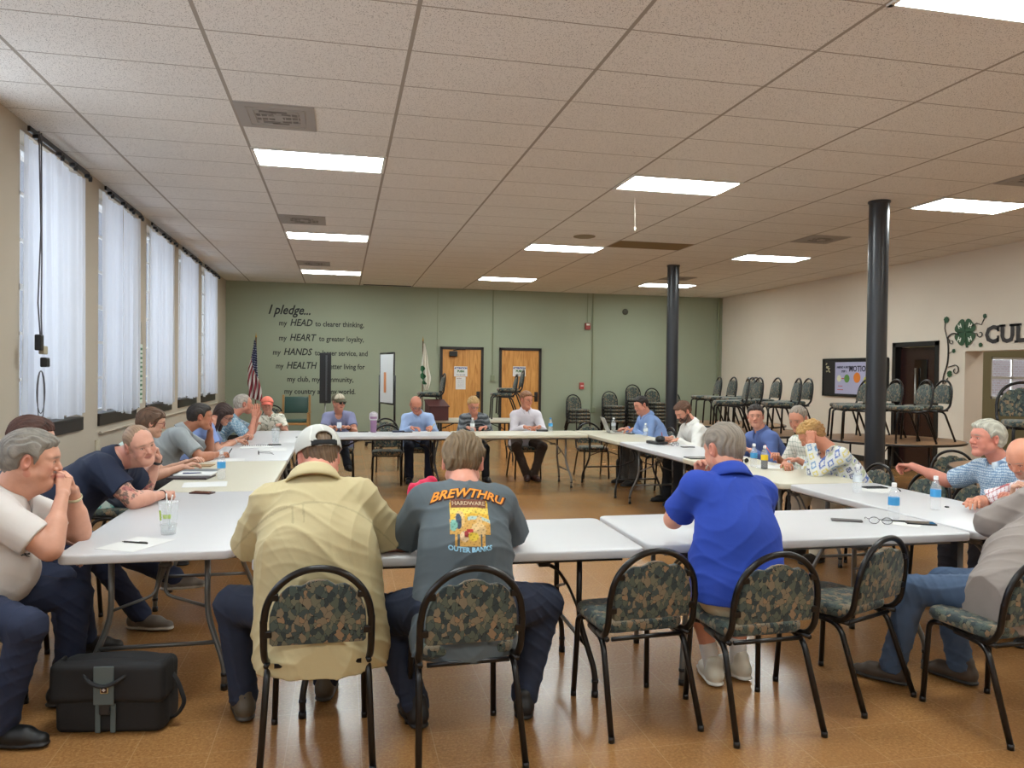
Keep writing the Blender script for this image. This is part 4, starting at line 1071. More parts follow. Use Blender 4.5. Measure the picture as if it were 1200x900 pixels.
    for a_,k_,f_ in ((hl,kl,fl),(hr,kr,fr)): Fb.add(rcone(a_,k_,.075*s,.055*s),.03); Fb.add(rcone(k_,f_,.052*s,.036*s),.03)
    parts.append(Fb.net())
    if S.get('shorts'):
        for a_,k_,f_ in ((hl,kl,fl),(hr,kr,fr)):
            Fq=Field(np.minimum(k_,f_)-.1,np.maximum(k_,f_)+.1,.007); Fq.add(rcone(k_-nrm(k_-a_)*.12,k_,.066*s,.058*s),.03); Fq.add(rcone(k_,f_,.056*s,.038*s),.03); Fq.add(rcone(k_+.15*(f_-k_)-.0,k_+.4*(f_-k_),.058*s,.056*s),.03); parts.append(Fq.net())
    hc=L_(HAIRC.get(S['hair'],(84,62,44))) if isinstance(S['hair'],str) else L_(S['hair'])
    beard=S.get('beard',0); bc=L_(S['beardc']) if 'beardc' in S else hc
    def skincol(P):
        c=np.tile(skin,(len(P),1)); q=loc(P); x,y,z=q.T; inh=(np.abs(x)<.1)&(np.abs(y)<.13)&(z>-.13)&(z<.14)
        n=nz3(P,70)*.5+nz3(P,190,3)*.5
        c=c*(1+.05*n[:,None]); red=L_((190,100,84))
        def blend(w,col): 
            nonlocal c
            w=(w*inh)[:,None]; c=c*(1-w)+col*w
        blend(.35*(gs(np.abs(x)-.045,.022)*gs(y-.065,.035)*gs(z+.022,.022)),red); blend(.35*gs(x,.016)*gs(y-.105,.02)*gs(z+.024,.016),red)
        blend(.4*(np.abs(x)>.074),red)
        fr_=(y>.045)
        blend(.8*fr_*gs(z+.0565,.0085*np.sqrt(np.clip(1-(x/.027)**2,.02,1)))*(np.abs(x)<.027),L_(tuple(v*.8 for v in (200,110,100))))
        blend(fr_*.9*gs(z-.027+.15*(np.abs(x)-.03)**1,.0048)*gs(np.abs(x)-.030,.019),hc*.7)
        ex=(np.abs(x)-.031)/.014
        blend(.75*fr_*gs(z-.0105+.0045*ex**2,.0026)*(np.abs(ex)<1),L_((70,46,38))); blend(.35*fr_*gs(z+.0035-.003*ex**2,.0024)*(np.abs(ex)<.9),L_((130,84,70))); blend(.6*fr_*gs(z+.036,.003)*gs(np.abs(x)-.009,.004),L_((110,60,50)))
        if beard:
            low=(z<-.030+.25*np.maximum(0,.05-y))*(y>-.015)*(z>-.13); mo=(np.abs(z+.042)<.008)*(np.abs(x)<.027)*(y>.05); lipm=(np.abs(x)<.020)*(np.abs(z+.0565)<.008)*(y>.07)
            cheekfree=1-gs(np.abs(x)-.04,.018)*(z>-.045)
            blend(beard*np.clip((low*cheekfree+mo)*(1-lipm),0,1),bc)
        # short hair stubble of a shaved scalp
        if S['hm'] in('buzz','bald','recede'):
            sc=(z>-.05+.45*np.maximum(0,y+.03))*(y<.03)*(z<.05 if S['hm']!='buzz' else z<.2)*(np.abs(x)<.082)
            blend(.35*sc*(1-(np.abs(x)>.0735)*(z<.035)*(z>-.035)),hc)
        if S.get('tattoo'):
            for el_,sp in ((eL,ls),(eR,rs)):
                ab=el_-sp; t=((P-sp)@ab)/(ab@ab); dd=np.linalg.norm(P-sp-np.clip(t,0,1)[:,None]*ab,axis=1)
                inn=(t>.3)&(t<1.02)&(dd<.08)
                a1=nz3(P,120,5); a2=nz3(P,75,9); a3=nz3(P,260,2)
                ink=((a1+.5*a3)>.08)&inn; redm=(a2>.35)&inn; 
                w=(ink*.75)[:,None]; c=c*(1-w)+L_((62,72,70))*w; w=(redm*.6)[:,None]; c=c*(1-w)+L_((160,70,80))*w
        return np.clip(c,0,1)
    body=mesh_from('body',parts,M_SKIN,root,skincol)
    # eyes
    if S.get('eyes',True):
        for q in (-1,1):
            bm=B(); bmesh.ops.create_uvsphere(bm,u_segments=12,v_segments=8,radius=.0075*k)
            ctr=HP(q*.031,.0805,.005); bmesh.ops.transform(bm,matrix=Matrix.Translation(ctr)@Matrix(((hr_[0]*1.3,hf[0],hu[0]*.62),(hr_[1]*1.3,hf[1],hu[1]*.62),(hr_[2]*1.3,hf[2],hu[2]*.62))).to_4x4(),verts=bm.verts)
            ic=HP(q*.031+.0015*S.get('gz',0),.088,.005)
            for f_ in bm.faces:
                if (f_.calc_center_median()-V(ic)).length<.0052*k: f_.material_index=1
            obj('eye',bm,[mat('eye_white',(205,200,192),.3),mat('eye_iris',(52,42,36),.2)],root,True)
    # ---------------- hair
    hm=S['hm']
    if hm!='bald_full':
        tk={'short':.014,'buzz':.0035,'thick':.019,'bald':.006,'recede':.009,'long':.017,'bob':.018,'spiky':.02,'curly':.02}[hm]
        if S.get('cap'): tk=min(tk,.006)
        Hf=Field(head-.16*k-(A3(.06,.06,.22) if hm=='long' else 0),head+.17*k+(A3(.06,.06,0) if hm=='long' else 0),S.get('hhair',max(hh,.0042)))
        Hf.add(ell(HP(0,-.014,.036),(A3(.0765,.096,.084)+tk*A3(.85,1,1.05))*k,RH),0)
        if hm in('thick','short','spiky','bob','long'): Hf.add(ell(HP(.01,.03,.075),A3(.055+tk*.3,.055+tk*.4,.032+tk*.5)*k,RH),.02)
        Hf.add(rcone(HP(0,-.052,-.015),HP(0,-.052,-.045),(.050+tk)*k,(.045+tk*.6)*k),.02)
        def hairline(F):
            X,Y,Z=F.xyz((slice(None),)*3); px,py,pz=(X-head[0])/k,(Y-head[1])/k,(Z-head[2])/k
            x=px*hr_[0]+py*hr_[1]+pz*hr_[2]; y=px*hf[0]+py*hf[1]+pz*hf[2]; z=px*hu[0]+py*hu[1]+pz*hu[2]
            yy=[-.13,-.06,-.03,-.012,.016,.032,.048,.07,.09,.14]
            zz={'bob':[-.085,-.085,-.08,-.07,-.045,-.01,.03,.055,.06,.06],'long':[-.09,-.09,-.09,-.09,-.06,.0,.03,.055,.065,.065],'recede':[-.064,-.058,-.048,-.03,-.014,.03,.065,.088,.10,.12]}.get(hm,[-.064,-.058,-.048,-.03,-.016,.02,.048,.066,.072,.075])
            zl=np.interp(y,yy,zz)+np.where(y>.03,.35*np.maximum(0,np.abs(x)-.036),0)+.0018*np.sin(x*330+2*np.sin(y*200)); sd=(zl-z)
            if hm in('bald',): sd=np.maximum(sd,z-.045-.25*np.minimum(0,y+.06)); sd=np.maximum(sd,y-.03)
            if hm=='recede': sd=np.maximum(sd,np.minimum(y-.035,.02-np.abs(x)+.03*0)*1.0) if False else sd
            # keep ears free
            er=np.sqrt(((np.abs(x)-.083)/1.0)**2*.3+((y+.010)/1.0)**2+((z-.000)/1.15)**2)-.024
            if hm not in('long','bob'): sd=np.maximum(sd,-er)
            F.f=F.f+(np.clip(1+sd/.030,0,1)**2*(tk-.002)*k).astype(np.float32) if hm not in('bob','long') else F.f
            if S.get('cap'): sd=np.maximum(sd,z-.062) if not S.get('capopen') else sd
            F.f=np.maximum(F.f,(sd*k).astype(np.float32)*.8)
        sty=S.get('hairdir',(0,-1,-.5)); sw=nrm(RH@A3(*sty)); 
        pr1=nrm(np.cross(sw,hu)+1e-3); 
        amp={'buzz':.0006,'bald':.001,'spiky':.006,'curly':.006,'bob':.004,'thick':.0035}.get(hm,.0022)
        if hm in('spiky','curly'): Hf.disp(lambda X,Y,Z: -amp*np.sin(X*95+2.6*np.sin(Z*60+2*np.sin(Y*45))+1.5*np.sin(Y*80))-amp*.6*np.sin(Z*120+Y*70+2.2*np.sin(X*75+Y*40)))
        else: Hf.disp(lambda X,Y,Z: -amp*np.sin((X*pr1[0]+Y*pr1[1]+Z*pr1[2])*330+2.2*np.sin(Z*45)+1.5*np.sin(X*60+Y*40))-amp*.8*np.sin((X*pr1[0]+Y*pr1[1]+Z*pr1[2])*130+1.3*np.sin(Y*40+Z*30)))
        hairline(Hf)
        if hm=='long':
            for q in (-1,1):
                Hf.add(rcone(HP(q*.078,-.01,.03),HP(q*.075,.005,-.11),.022*k,.030*k),.02)
                Hf.add(rcone(HP(q*.075,.005,-.11),HP(q*.07,.03,-.24),.030*k,.018*k),.02)
            Hf.add(rcone(HP(0,-.08,.0),HP(0,-.085,-.18),.06*k,.05*k,flat=(hf,.6)),.03)
        def hcol(P): n=nz3(P,220,2)*.5+nz3(P,90,4)*.5; c=hc*(1+.28*n[:,None]); 
        def hcol(P):
            n=.5*np.sin((P@pr1)*520+2*np.sin(P[:,2]*60))+.5*nz3(P,80,4); c=hc*(1+.30*n[:,None]); q=loc(P)
            if 'hair2' in S: w=np.clip((q[:,2]-.04)/.05,0,1)[:,None]; c=c*(1-w)+L_(S['hair2'])*(1+.2*n[:,None])*w
            return np.clip(c,0,1)
        mesh_from('hair',[Hf.net()],M_HAIR,root,hcol)
        if beard and S.get('beard3d'):
            Bf=Field(head-.14*k,head+.14*k,.005); Bf.add(rcone(HP(0,.058,-.075),HP(0,.058,-.10),.036*k,.026*k),.01)
            for q in (-1,1): Bf.add(rcone(HP(q*.062,.0,-.035),HP(q*.03,.05,-.092),.016*k,.022*k),.015)
            Bf.sub(ell(HP(0,.1,-.054),A3(.024,.03,.009)*k,RH),.004); Bf.disp(lambda X,Y,Z:-.0012*np.sin(X*300+Z*200)*np.sin(Y*260)); mesh_from('beard',[Bf.net()],M_HAIR,root,lambda P:np.clip(bc*(1+.3*nz3(P,200)[:,None]),0,1))
    # ---------------- shirt
    sc=S.get('shirtc',(120,120,120)); she=S.get('loose',.014); hs_=S.get('hsh',max(h*1.15,.006)); long=S['shirt'] in('long','sweater')
    P0=[hip,neck,ls,rs,eL,eR]+([W_L,W_R] if long else []); P0=np.array(P0)
    Sf=Field(P0.min(0)-.25,P0.max(0)+A3(.25,.25,.13),hs_)
    torso(Sf,she)
    if not S['tuck']:
        dz=S.get('hem',.10); 
        Sf.add(rcone(hip+up*.10,hip-up*(dz-.04),(.150*g+she+.02)*s,(.155*g+she+.03)*s,flat=(F0,S.get('hemflat',.80))),.04)
        Sf.cut(hip-U*dz,-U)
    else: Sf.cut(hip+up*.035,-up)
    for sp,el_,wr in ((ls,eL,W_L),(rs,eR,W_R)):
        if long:
            Sf2=Field(np.minimum(np.minimum(sp,el_),wr)-.12,np.maximum(np.maximum(sp,el_),wr)+.12,hs_)
        slv=1.0 if long else S['sleeve']; e=sp+(el_-sp)*slv; q=.012 if not long else .012
        Sf.add(rcone(sp,e,(.056*am+she)*s,((.050 if slv<1 else .042)*am+she+.006*(not long))*s),.035)
        if long:
            Sf.add(rcone(el_,wr,(.043*am+she)*s,(.030+she*.8)*s),.03)
            n_=nrm(wr-el_); cutp=wr-n_*.008; Sf.cut(cutp,n_,(cutp-.09,cutp+.09)) if False else None
            X=Sf.xyz((slice(None),)*3)
            def cuff(F):
                X,Y,Z=F.xyz((slice(None),)*3); d=(X-cutp[0])*n_[0]+(Y-cutp[1])*n_[1]+(Z-cutp[2])*n_[2]
                rr=np.sqrt((X-cutp[0])**2+(Y-cutp[1])**2+(Z-cutp[2])**2)-.075; F.f=np.maximum(F.f,np.minimum(d,-rr).astype(np.float32))
            cuff(Sf)
        else:
            n_=nrm(el_-sp); cp=e
            def cuff(F):
                X,Y,Z=F.xyz((slice(None),)*3); d=(X-cp[0])*n_[0]+(Y-cp[1])*n_[1]+(Z-cp[2])*n_[2]
                rr=np.sqrt((X-cp[0]-n_[0]*.03)**2+(Y-cp[1]-n_[1]*.03)**2+(Z-cp[2]-n_[2]*.03)**2)-.10; F.f=np.maximum(F.f,np.minimum(d,-rr).astype(np.float32))
            cuff(Sf)
    # folds
    fa_=S.get('fold',.0035); dR,dU,dF=R1,up,F1
    def folds(X,Y,Z):
        a=X*dR[0]+Y*dR[1]+Z*dR[2]; b_=X*dU[0]+Y*dU[1]+Z*dU[2]; c_=X*dF[0]+Y*dF[1]+Z*dF[2]; sd=S.get('seed',len(who))
        r=np.zeros_like(a)
        for i,(k1,k2,w) in enumerate(((10,22,1.0),(-13,19,1.0),(22,-13,.7),(7,36,.35),(40,26,.2))):
            ph=k1*a+k2*b_+10*c_+1.9*np.sin(9*b_+5*a+sd+i)+1.1*np.sin(13*a-7*c_+i*2+sd)
            r+=w*(1-np.abs(np.sin(ph)))**2.2*np.clip(.5+.8*np.sin(6*a+5*b_+i*1.9+sd*.7),0,1)
        return -r*fa_*1.5+fa_*.4
    Sf.disp(folds)
    # neck opening
    nu_=nrm(up*.75+hu*.4-F1*.0)
    Sf.sub(rcone(neck+up*.03*s+F1*.012,neck+up*.14+F1*.02,(.058 if S['shirt'] in('tee','vneck') else .056)*s*nf,.068*s),.006)
    if S['shirt'] in('tee','vneck','sweater'): Sf.sub(ell(neck-up*.012+F1*.06,A3(.052,.06,.045 if S['shirt']!='vneck' else .075)*s,np.stack([R1,F1,up],1)),.008)
    pat=S.get('pat')
    def shirtcol(P):
        base=L_(sc); a=P@R1; b_=P@up; c_=P@F1; c=np.tile(base,(len(P),1))
        return np.clip(pat(P,a,b_,c_,c),0,1) if pat else c*(1+.03*nz3(P,40)[:,None])
    shirt=mesh_from('shirt',[Sf.net()],S.get('shirtm',M_CLOTH),root,shirtcol); 
    # collar
    if S['shirt'] in('polo','long') :
        an=nrm(up*.8+nrm(head-neck)*.5); cr=nrm(R1-np.dot(R1,an)*an); cf=np.cross(an,cr); bm=B(); n_=30; ca=math.radians(S.get('vopen',34)); prof=[(.060,-.012,0),(.058,.026,0),(.061,.034,0),(.066,.035,0),(.078,.018,0),(.090,-.010,0),(.099,-.034,1),(.094,-.040,1),(.074,.000,0)]
        c0=neck+F1*.002+an*(.018+.02*max(0,g-1.05))*s; rings=[]
        for i in range(n_+1):
            t=-PI+ca*.5+(2*PI-ca)*i/n_; e_=max(0,(abs(t)-2.2)/(PI-2.2)); ring=[]
            for (r_,z_,q_) in prof:
                r_=(r_+.005)*s*max(.55+.45*nf,nf*S['hs']*1.0)*(1+.10*math.cos(t)*(-1)*0); z_=(z_-.020*(1-math.cos(t))*.5 -q_*.035*e_)*s
                d_=cr*math.sin(t)+cf*(-math.cos(t)); ring.append(bm.verts.new(tuple(c0+d_*r_+an*z_+cf*(q_*.012*e_))))
            rings.append(ring)
        for i in range(n_):
            for j in range(len(prof)): bm.faces.new((rings[i][j],rings[i+1][j],rings[i+1][(j+1)%len(prof)],rings[i][(j+1)%len(prof)]))
        for R_ in (rings[0],rings[-1]): bm.faces.new(R_)
        cme=obj('collar',bm,S.get('shirtm',M_CLOTH),root,True).data; P_=np.array([v.co[:] for v in cme.vertices]); cc_=shirtcol(P_) if 'collarc' not in S else np.tile(L_(S['collarc']),(len(P_),1))
        a_=cme.color_attributes.new('Col','FLOAT_COLOR','POINT'); c4=np.ones((len(P_),4),np.float32); c4[:,:3]=cc_; a_.data.foreach_set('color',c4.ravel())
    # ---------------- trousers
    tc=L_(S.get('pantc',(34,42,66))); ends=np.array([hip,kl,kr,fl,fr]); Tf=Field(ends.min(0)-A3(.26,.26,.2),ends.max(0)+A3(.26,.26,.2),max(.0065,h*1.3)); tg=S.get('tg',1.0)*(.6+.4*g)
    Tf.add(rcone(hl+U*.005,hr+U*.005,.105*s*tg,.105*s*tg),.03); Tf.add(rcone(hip,hip+up*.06,.14*s*g,.145*s*g,flat=(F1,.72)),.04)
    for a_,k_,f_ in ((hl,kl,fl),(hr,kr,fr)):
        Tf.add(rcone(a_,k_,.092*s*tg,.068*s*tg),.035)
        if not S.get('shorts'):
            Tf.add(rcone(k_,f_,.066*s*tg,.058*s),.03)
            for j_ in range(3): t_=.80+.08*j_; Tf.add(rcone(k_+(f_-k_)*t_,k_+(f_-k_)*(t_+.02),.058*s,.061*s),.01)
    if S.get('shorts'):
        for a_,k_ in ((hl,kl),(hr,kr)):
            n_=nrm(k_-a_); cp=k_-n_*.07
            X,Y,Z=Tf.xyz((slice(None),)*3); d=(X-cp[0])*n_[0]+(Y-cp[1])*n_[1]+(Z-cp[2])*n_[2]; rr=np.sqrt((X-cp[0])**2+(Y-cp[1])**2+(Z-cp[2])**2)-.16; Tf.f=np.maximum(Tf.f,np.minimum(d,-rr).astype(np.float32))
    else: Tf.cut((0,0,.062),(0,0,-1))
    def tf(X,Y,Z): 
        r=0
        for i,(a,b_,c_) in enumerate(((30,20,38),(-26,24,44),(48,-30,22))): r=r+(1-np.abs(np.sin(a*X+b_*Y+c_*Z+2*np.sin(9*Z+5*X+i)+1.3*np.sin(11*Y+i))))**2.5*np.clip(.4+np.sin(7*X+6*Y-5*Z+i*2),0,1)
        return -r*.0055+.001
    Tf.disp(tf)
    mesh_from('trousers' if not S.get('shorts') else 'shorts',[Tf.net()],S.get('pantm',M_CLOTH),root,lambda P: np.clip(tc*(1+.10*nz3(P,14)[:,None]+.05*nz3(P,60)[:,None]),0,1))
    # ---------------- shoes
    shc=L_(S.get('shoec',(30,26,24))); solec=L_(S.get('solec',(22,20,20)))
    for q,f_ in ((-1,fl),(1,fr)):
        fd=(F0 if 'toedir' not in S else rotf(math.radians(S['toedir']))[1]); ff=nrm(fd*math.cos(toe)+q*np.cross(fd,U)*math.sin(toe)); fx=np.cross(ff,U); b0=A3(f_[0],f_[1],0)
        z0=max(0,f_[2]-.085)
        b0[2]=z0; Q=lambda x,y,z: b0+s*(x*fx+y*ff+z*U)
        Hs=Field(b0-A3(.24,.24,.02),b0+A3(.24,.24,.18),.0055 if h<.006 else .008)
        Hs.add(rcone(Q(0,-.045,.048),Q(0,.10,.042),.040*s,.043*s,flat=(U,.95)),.02); Hs.add(rcone(Q(0,.06,.04),Q(q*-.006,.165,.028),.044*s,.032*s,flat=(U,.8)),.02); Hs.add(rcone(Q(0,-.03,.05),Q(0,-.025,.105),.043*s,.041*s),.025)
        Hs.add(rcone(Q(0,-.045,.012),Q(0,.10,.012),.044*s,.047*s,flat=(U,.28)),.003); Hs.add(rcone(Q(0,.08,.012),Q(0,.168,.012),.047*s,.036*s,flat=(U,.3)),.003)
        for j_ in range(4): Hs.add(rcone(Q(-.02,.045+.022*j_,.082-.008*j_),Q(.02,.045+.022*j_,.082-.008*j_),.004,.004),.003)
        Hs.cut(b0+A3(0,0,.002),(0,0,-1)); Hs.sub(rcone(f_,f_+U*.2,.034*s,.034*s),.004)
        mesh_from('shoe',[Hs.net()],M_SHOE,root,lambda P: np.where((P[:,2:3]<z0+.024),solec,shc*(1+.12*nz3(P,60)[:,None])))
        if S.get('socks') is not None:
            Ks=Field(f_-.1,f_+A3(.1,.1,.16),.006); Ks.add(rcone(f_-U*.02,f_+U*.0+nrm((kl if q<0 else kr)-f_)*.10,.041*s,.045*s),.01); Ks.disp(lambda X,Y,Z: -.0012*np.sin(Z*500)); mesh_from('sock',[Ks.net()],M_CLOTH,root,lambda P: np.tile(L_(S['socks']),(len(P),1)))
    S.update(root=root,HP=HP,RH=RH,k=k,headc=head,hands=hands,nb=nb,neckp=neck,up=up,R1=R1,F1=F1,hip=hip,eL=eL,eR=eR,WL=W_L,WR=W_R,ls=ls,rs=rs,F0=F0,R0=R0,kl=kl,kr=kr,fl=fl,fr=fr)
    return S
# ---------------- accessories placed in the head frame
def hmat(S): 
    R=S['RH']; M=Matrix(((R[0,0],R[0,1],R[0,2],0),(R[1,0],R[1,1],R[1,2],0),(R[2,0],R[2,1],R[2,2],0),(0,0,0,1))); return Matrix.Translation(S['headc'])@M@Matrix.Scale(S['k'],4)
def glasses(S,rgb=(30,26,26),rx=.024,rz=.017,t=.0017,z=.004,y=.104,up=0,sun=False,name='eyeglasses'):
    m=mat('frame_%d_%d_%d'%rgb,rgb,.3); bm=B()
    for q in (-1,1):
        tube(bm,[(q*.032+rx*(abs(math.cos(a))**.8)*math.copysign(1,math.cos(a)),y-.004*abs(q*.032+rx*math.cos(a))/.05,z+rz*(abs(math.sin(a))**.8)*math.copysign(1,math.sin(a))) for a in [i*2*PI/18+.01 for i in range(18)]],t,6,closed=True)
        tube(bm,[(q*.055,y-.004,z+.006),(q*.078,y-.03,z+.007),(q*.082,.0,z+.006),(q*.082,-.025,z-.012)],t,6)
    tube(bm,[(-.009,y,z+.006),(.009,y,z+.006)],t,6)
    X=Matrix.Translation((0,-.012,.012))@Matrix.Rotation(.85,4,'X')@Matrix.Scale(1.12,4) if up else Matrix()
    bmesh.ops.transform(bm,matrix=hmat(S)@X,verts=bm.verts); o=obj(name,bm,m,S['root'],True)
    bm=B()
    for q in (-1,1): lathe(bm,[(.001,0),(.021,.0),(.021,.0008),(.001,.0008)],(0,0,0),16,mat4=Matrix.Translation((q*.032,y-.001,z))@Matrix.Rotation(PI/2,4,'X')@Matrix.Diagonal((1.1,.8,1,1)))
    bmesh.ops.transform(bm,matrix=hmat(S)@X,verts=bm.verts); l=obj('lens',bm,mat('dark_lens' if sun else 'clear_lens',(24,24,26) if sun else (200,205,210),.05,alpha=1.0 if sun else .12),S['root']); l.parent=o; l.matrix_parent_inverse=Matrix()
    return o
def cap(S,crown=(225,222,214),brim=(90,90,80),back=None,lift=0,brimlen=.08,tilt=.022,mesh_back=False,face=1):
    k=S['k']; HPx=S['HP']; RH=S['RH']; hc_=S['headc']
    # face=1 brim forward
    F=Field(hc_-.19*k,hc_+.20*k,.0042); c=HPx(0,-.012,.040+lift)
    F.add(ell(c,A3(.095,.114,.103)*k,RH),0); F.sub(ell(c-RH[:,2]*.006*k,A3(.089,.108,.097)*k,RH),.002)
    X,Y,Z=F.xyz((slice(None),)*3); px,py,pz=X-hc_[0],Y-hc_[1],Z-hc_[2]; 
    q=[(px*RH[0,i]+py*RH[1,i]+pz*RH[2,i])/k for i in range(3)]
    cutd=(.044+lift+.24*q[1]*face-q[2])  # keep above
    F.f=np.maximum(F.f,(cutd*k).astype(np.float32))
    if mesh_back:   # opening above the strap at the back
        o=np.sqrt((q[0]/.035)**2+((q[2]-.056-lift)/.024)**2)-1; o=np.where(q[1]<0,o,1); F.f=np.maximum(F.f,(-o*.03*k).astype(np.float32))
        F.f=np.minimum(F.f,np.where((q[1]<0)&(np.abs(q[2]-.031-lift)<.010),np.abs(np.sqrt((q[0]/.092)**2+((q[1]+.012)/.111)**2)-1)*.098-.003,1).astype(np.float32)*k)
    cr=L_(crown); bk=L_(back or crown)
    def cc(P):
        w=((P-hc_)@RH)/k; m=(w[:,1]>.02)[:,None]; c=np.where(m,cr,bk); 
        seam=(np.abs(w[:,0])<.0022)|(np.abs(np.abs(w[:,0])-.055+.35*np.maximum(0,w[:,2]-.06))<.0022); c=np.where(seam[:,None],np.minimum(1,bk*1.25),c)
        if mesh_back: c=np.where(((w[:,1]<-.02)&(w[:,2]<.042+lift)&(w[:,2]>.018+lift)&(np.abs(w[:,0])<.055))[:,None],L_((24,24,26)),c)
        return c
    mesh_from('cap_crown',[F.net()],M_CLOTH,S['root'],cc)
    bm=B(); poly=[]; n=14
    top=[];bot=[]
    for i in range(n+1):
        a=-1.15+2.3*i/n; xi=.088*math.sin(a); yi=.104*math.cos(a)-.012
        xo=.088*math.sin(a)*1.0; yo=yi+brimlen*math.cos(a*1.25)**.6 if abs(a*1.25)<PI/2 else yi
        zc=-.018*(xi/.088)**2
        z0=.052+lift+.012
        top.append((bm.verts.new((xi,yi,z0+zc)),bm.verts.new((xo,yo,z0-.012+zc*1.2-tilt)))); bot.append((bm.verts.new((xi,yi,z0+zc-.004)),bm.verts.new((xo,yo,z0-.016+zc*1.2-tilt))))
    for i in range(n):
        bm.faces.new((top[i][0],top[i][1],top[i+1][1],top[i+1][0])); bm.faces.new((bot[i][0],bot[i+1][0],bot[i+1][1],bot[i][1])); bm.faces.new((top[i][1],bot[i][1],bot[i+1][1],top[i+1][1]))
    bmesh.ops.transform(bm,matrix=hmat(S),verts=bm.verts); obj('cap_brim',bm,mat('brim_%d_%d_%d'%brim,brim,.8),S['root'],True)
def tubeon(S,name,pts,r,m,smooth=True,seg=6):
    bm=B(); tube(bm,pts,r,seg); return obj(name,bm,m,S['root'],smooth)
def band(S,name,side,at,m,r=.034,w=.01,t=.0035):  # watch strap or bracelet round a forearm
    e,wv=(S['eL'],S['WL']) if side=='l' else (S['eR'],S['WR']); n=nrm(wv-e); c=wv-n*at; a=nrm(np.cross(n,A3(.3,.2,1))); b_=np.cross(n,a)
    bm=B(); tube(bm,[tuple(c+r*(math.cos(q*2*PI/18)*a+math.sin(q*2*PI/18)*b_)) for q in range(18)],w,6,closed=True,flat=(1,1) if w<.006 else (t/w,1))
    return obj(name,bm,m,S['root'],True)
# ================================================================ THE PEOPLE
def stripes(period,c1,c2,axis='b',w=.5,soft=0):
    def f(P,a,b,c,base):
        v={'a':a,'b':b,'c':c}[axis]; m=((v/period)%1<w)[:,None]; return np.where(m,L_(c1),L_(c2))
    return f
def plaid(p,c1,c2,c3,w=.3):
    def f(P,a,b,c,base):
        m1=(((a+.6*c)/p)%1<w); m2=((b/p)%1<w); o=np.tile(L_(c1),(len(P),1)); o=np.where((m1^m2)[:,None],L_(c2),o); return np.where((m1&m2)[:,None],L_(c3),o)
    return f
def blotch(cols,f1=28):
    def f(P,a,b,c,base):
        n=nz3(P,f1,3)+.5*nz3(P,f1*2.3,7); o=np.tile(L_(cols[0]),(len(P),1))
        for i,cc in enumerate(cols[1:]): o=np.where(((n>.15+.3*i)&(n<.36+.3*i))[:,None],L_(cc),o)
        return o
    return f
def squares(P,a,b,c,base):
    p=.062; u=a+.7*c; i=np.floor(u/p); j=np.floor(b/p+.5*(i%2)); fu=(u/p)%1; fv=(b/p+.5*(i%2))%1
    d=np.maximum(abs(fu-.5),abs(fv-.5)); r=(np.sin(i*12.9+j*78.2)*43758)%1
    o=np.tile(L_((222,224,222)),(len(P),1)); ring=(d>.2)&(d<.34)
    pal=[L_((96,120,186)),L_((222,208,120)),L_((120,160,200)),L_((60,70,120)),L_((190,200,170))]
    for k,cc in enumerate(pal): o=np.where((ring&(r>k/5)&(r<=(k+1)/5))[:,None],cc,o)
    return np.where(((d<.12)&(r>.7))[:,None],L_((70,90,160)),o)
PEO={}
def tanpat(P_,a,b,c,base):
    m=(c<.1)&((np.abs(b-.985+.25*np.abs(a)**2*6)<.0045)|((np.abs(np.abs(a+.045)-.022)<.004)&(b<.985)&(b>.90))); return np.where(m[:,None],base*.80,base)
def P(key,**k): PEO[key]=person(k); return PEO[key]
SK1=(208,158,134); SK2=(204,150,126); SK3=(214,164,140)
p=P('polo',label='grey-haired man in a white polo leaning on elbows, hands clasped at his mouth',at=(-.82,-1.03),face=-92,neck=(-.655,-.98,.99),head=(-.545,-.99,1.155),ly=-78,lp=-8,
  er=(-.38,-1.13,.76),el=(-.38,-.74,.76),wr=(-.415,-1.005,1.0),wl=(-.415,-.865,1.0),hdr=(-.12,.55,.75),pnr=(-.7,.5,-.3),hdl=(-.12,-.5,.8),pnl=(-.7,-.5,-.3),pr='clasp',pl='clasp',
  fr=(-.55,-1.30,.09),fl=(-.42,-.92,.09),kr=(-.35,-1.3,1.2),shirt='polo',shirtc=(212,206,202),sleeve=.74,tuck=True,b=.9,g=1.16,am=1.22,skin=SK2,hair='grey',hm='thick',pantc=(28,37,62),fat=1.12,h=.0045,hh=.0034,gz=1,shoec=(16,16,18),hs=1.06,
  pat=lambda P_,a,b,c,base: np.where(((abs(a-.010-.10*(b-.9))<.014)&(c>-.30)&(b>.80))[:,None],L_((60,58,58)),base))
band(p,'wrist_watch','l',.045,mat('watch_gold',(196,184,150),.3,.6),.033,.009)
p=P('shades',label='brown-haired person behind the white polo man, sunglasses pushed up on the hair',at=(-1.0,-.36),face=-88,neck=(-.86,-.30,1.02),head=(-.80,-.26,1.185),ly=-70,lp=-5,wr=(-.62,-.45,.62),wl=(-.62,-.2,.62),shirt='tee',shirtc=(70,74,84),hair=(74,44,34),hm='bob',skin=SK1,h=.008,hh=.0045,s=.97)
glasses(p,up=1,sun=True,rgb=(40,34,32),name='sunglasses')
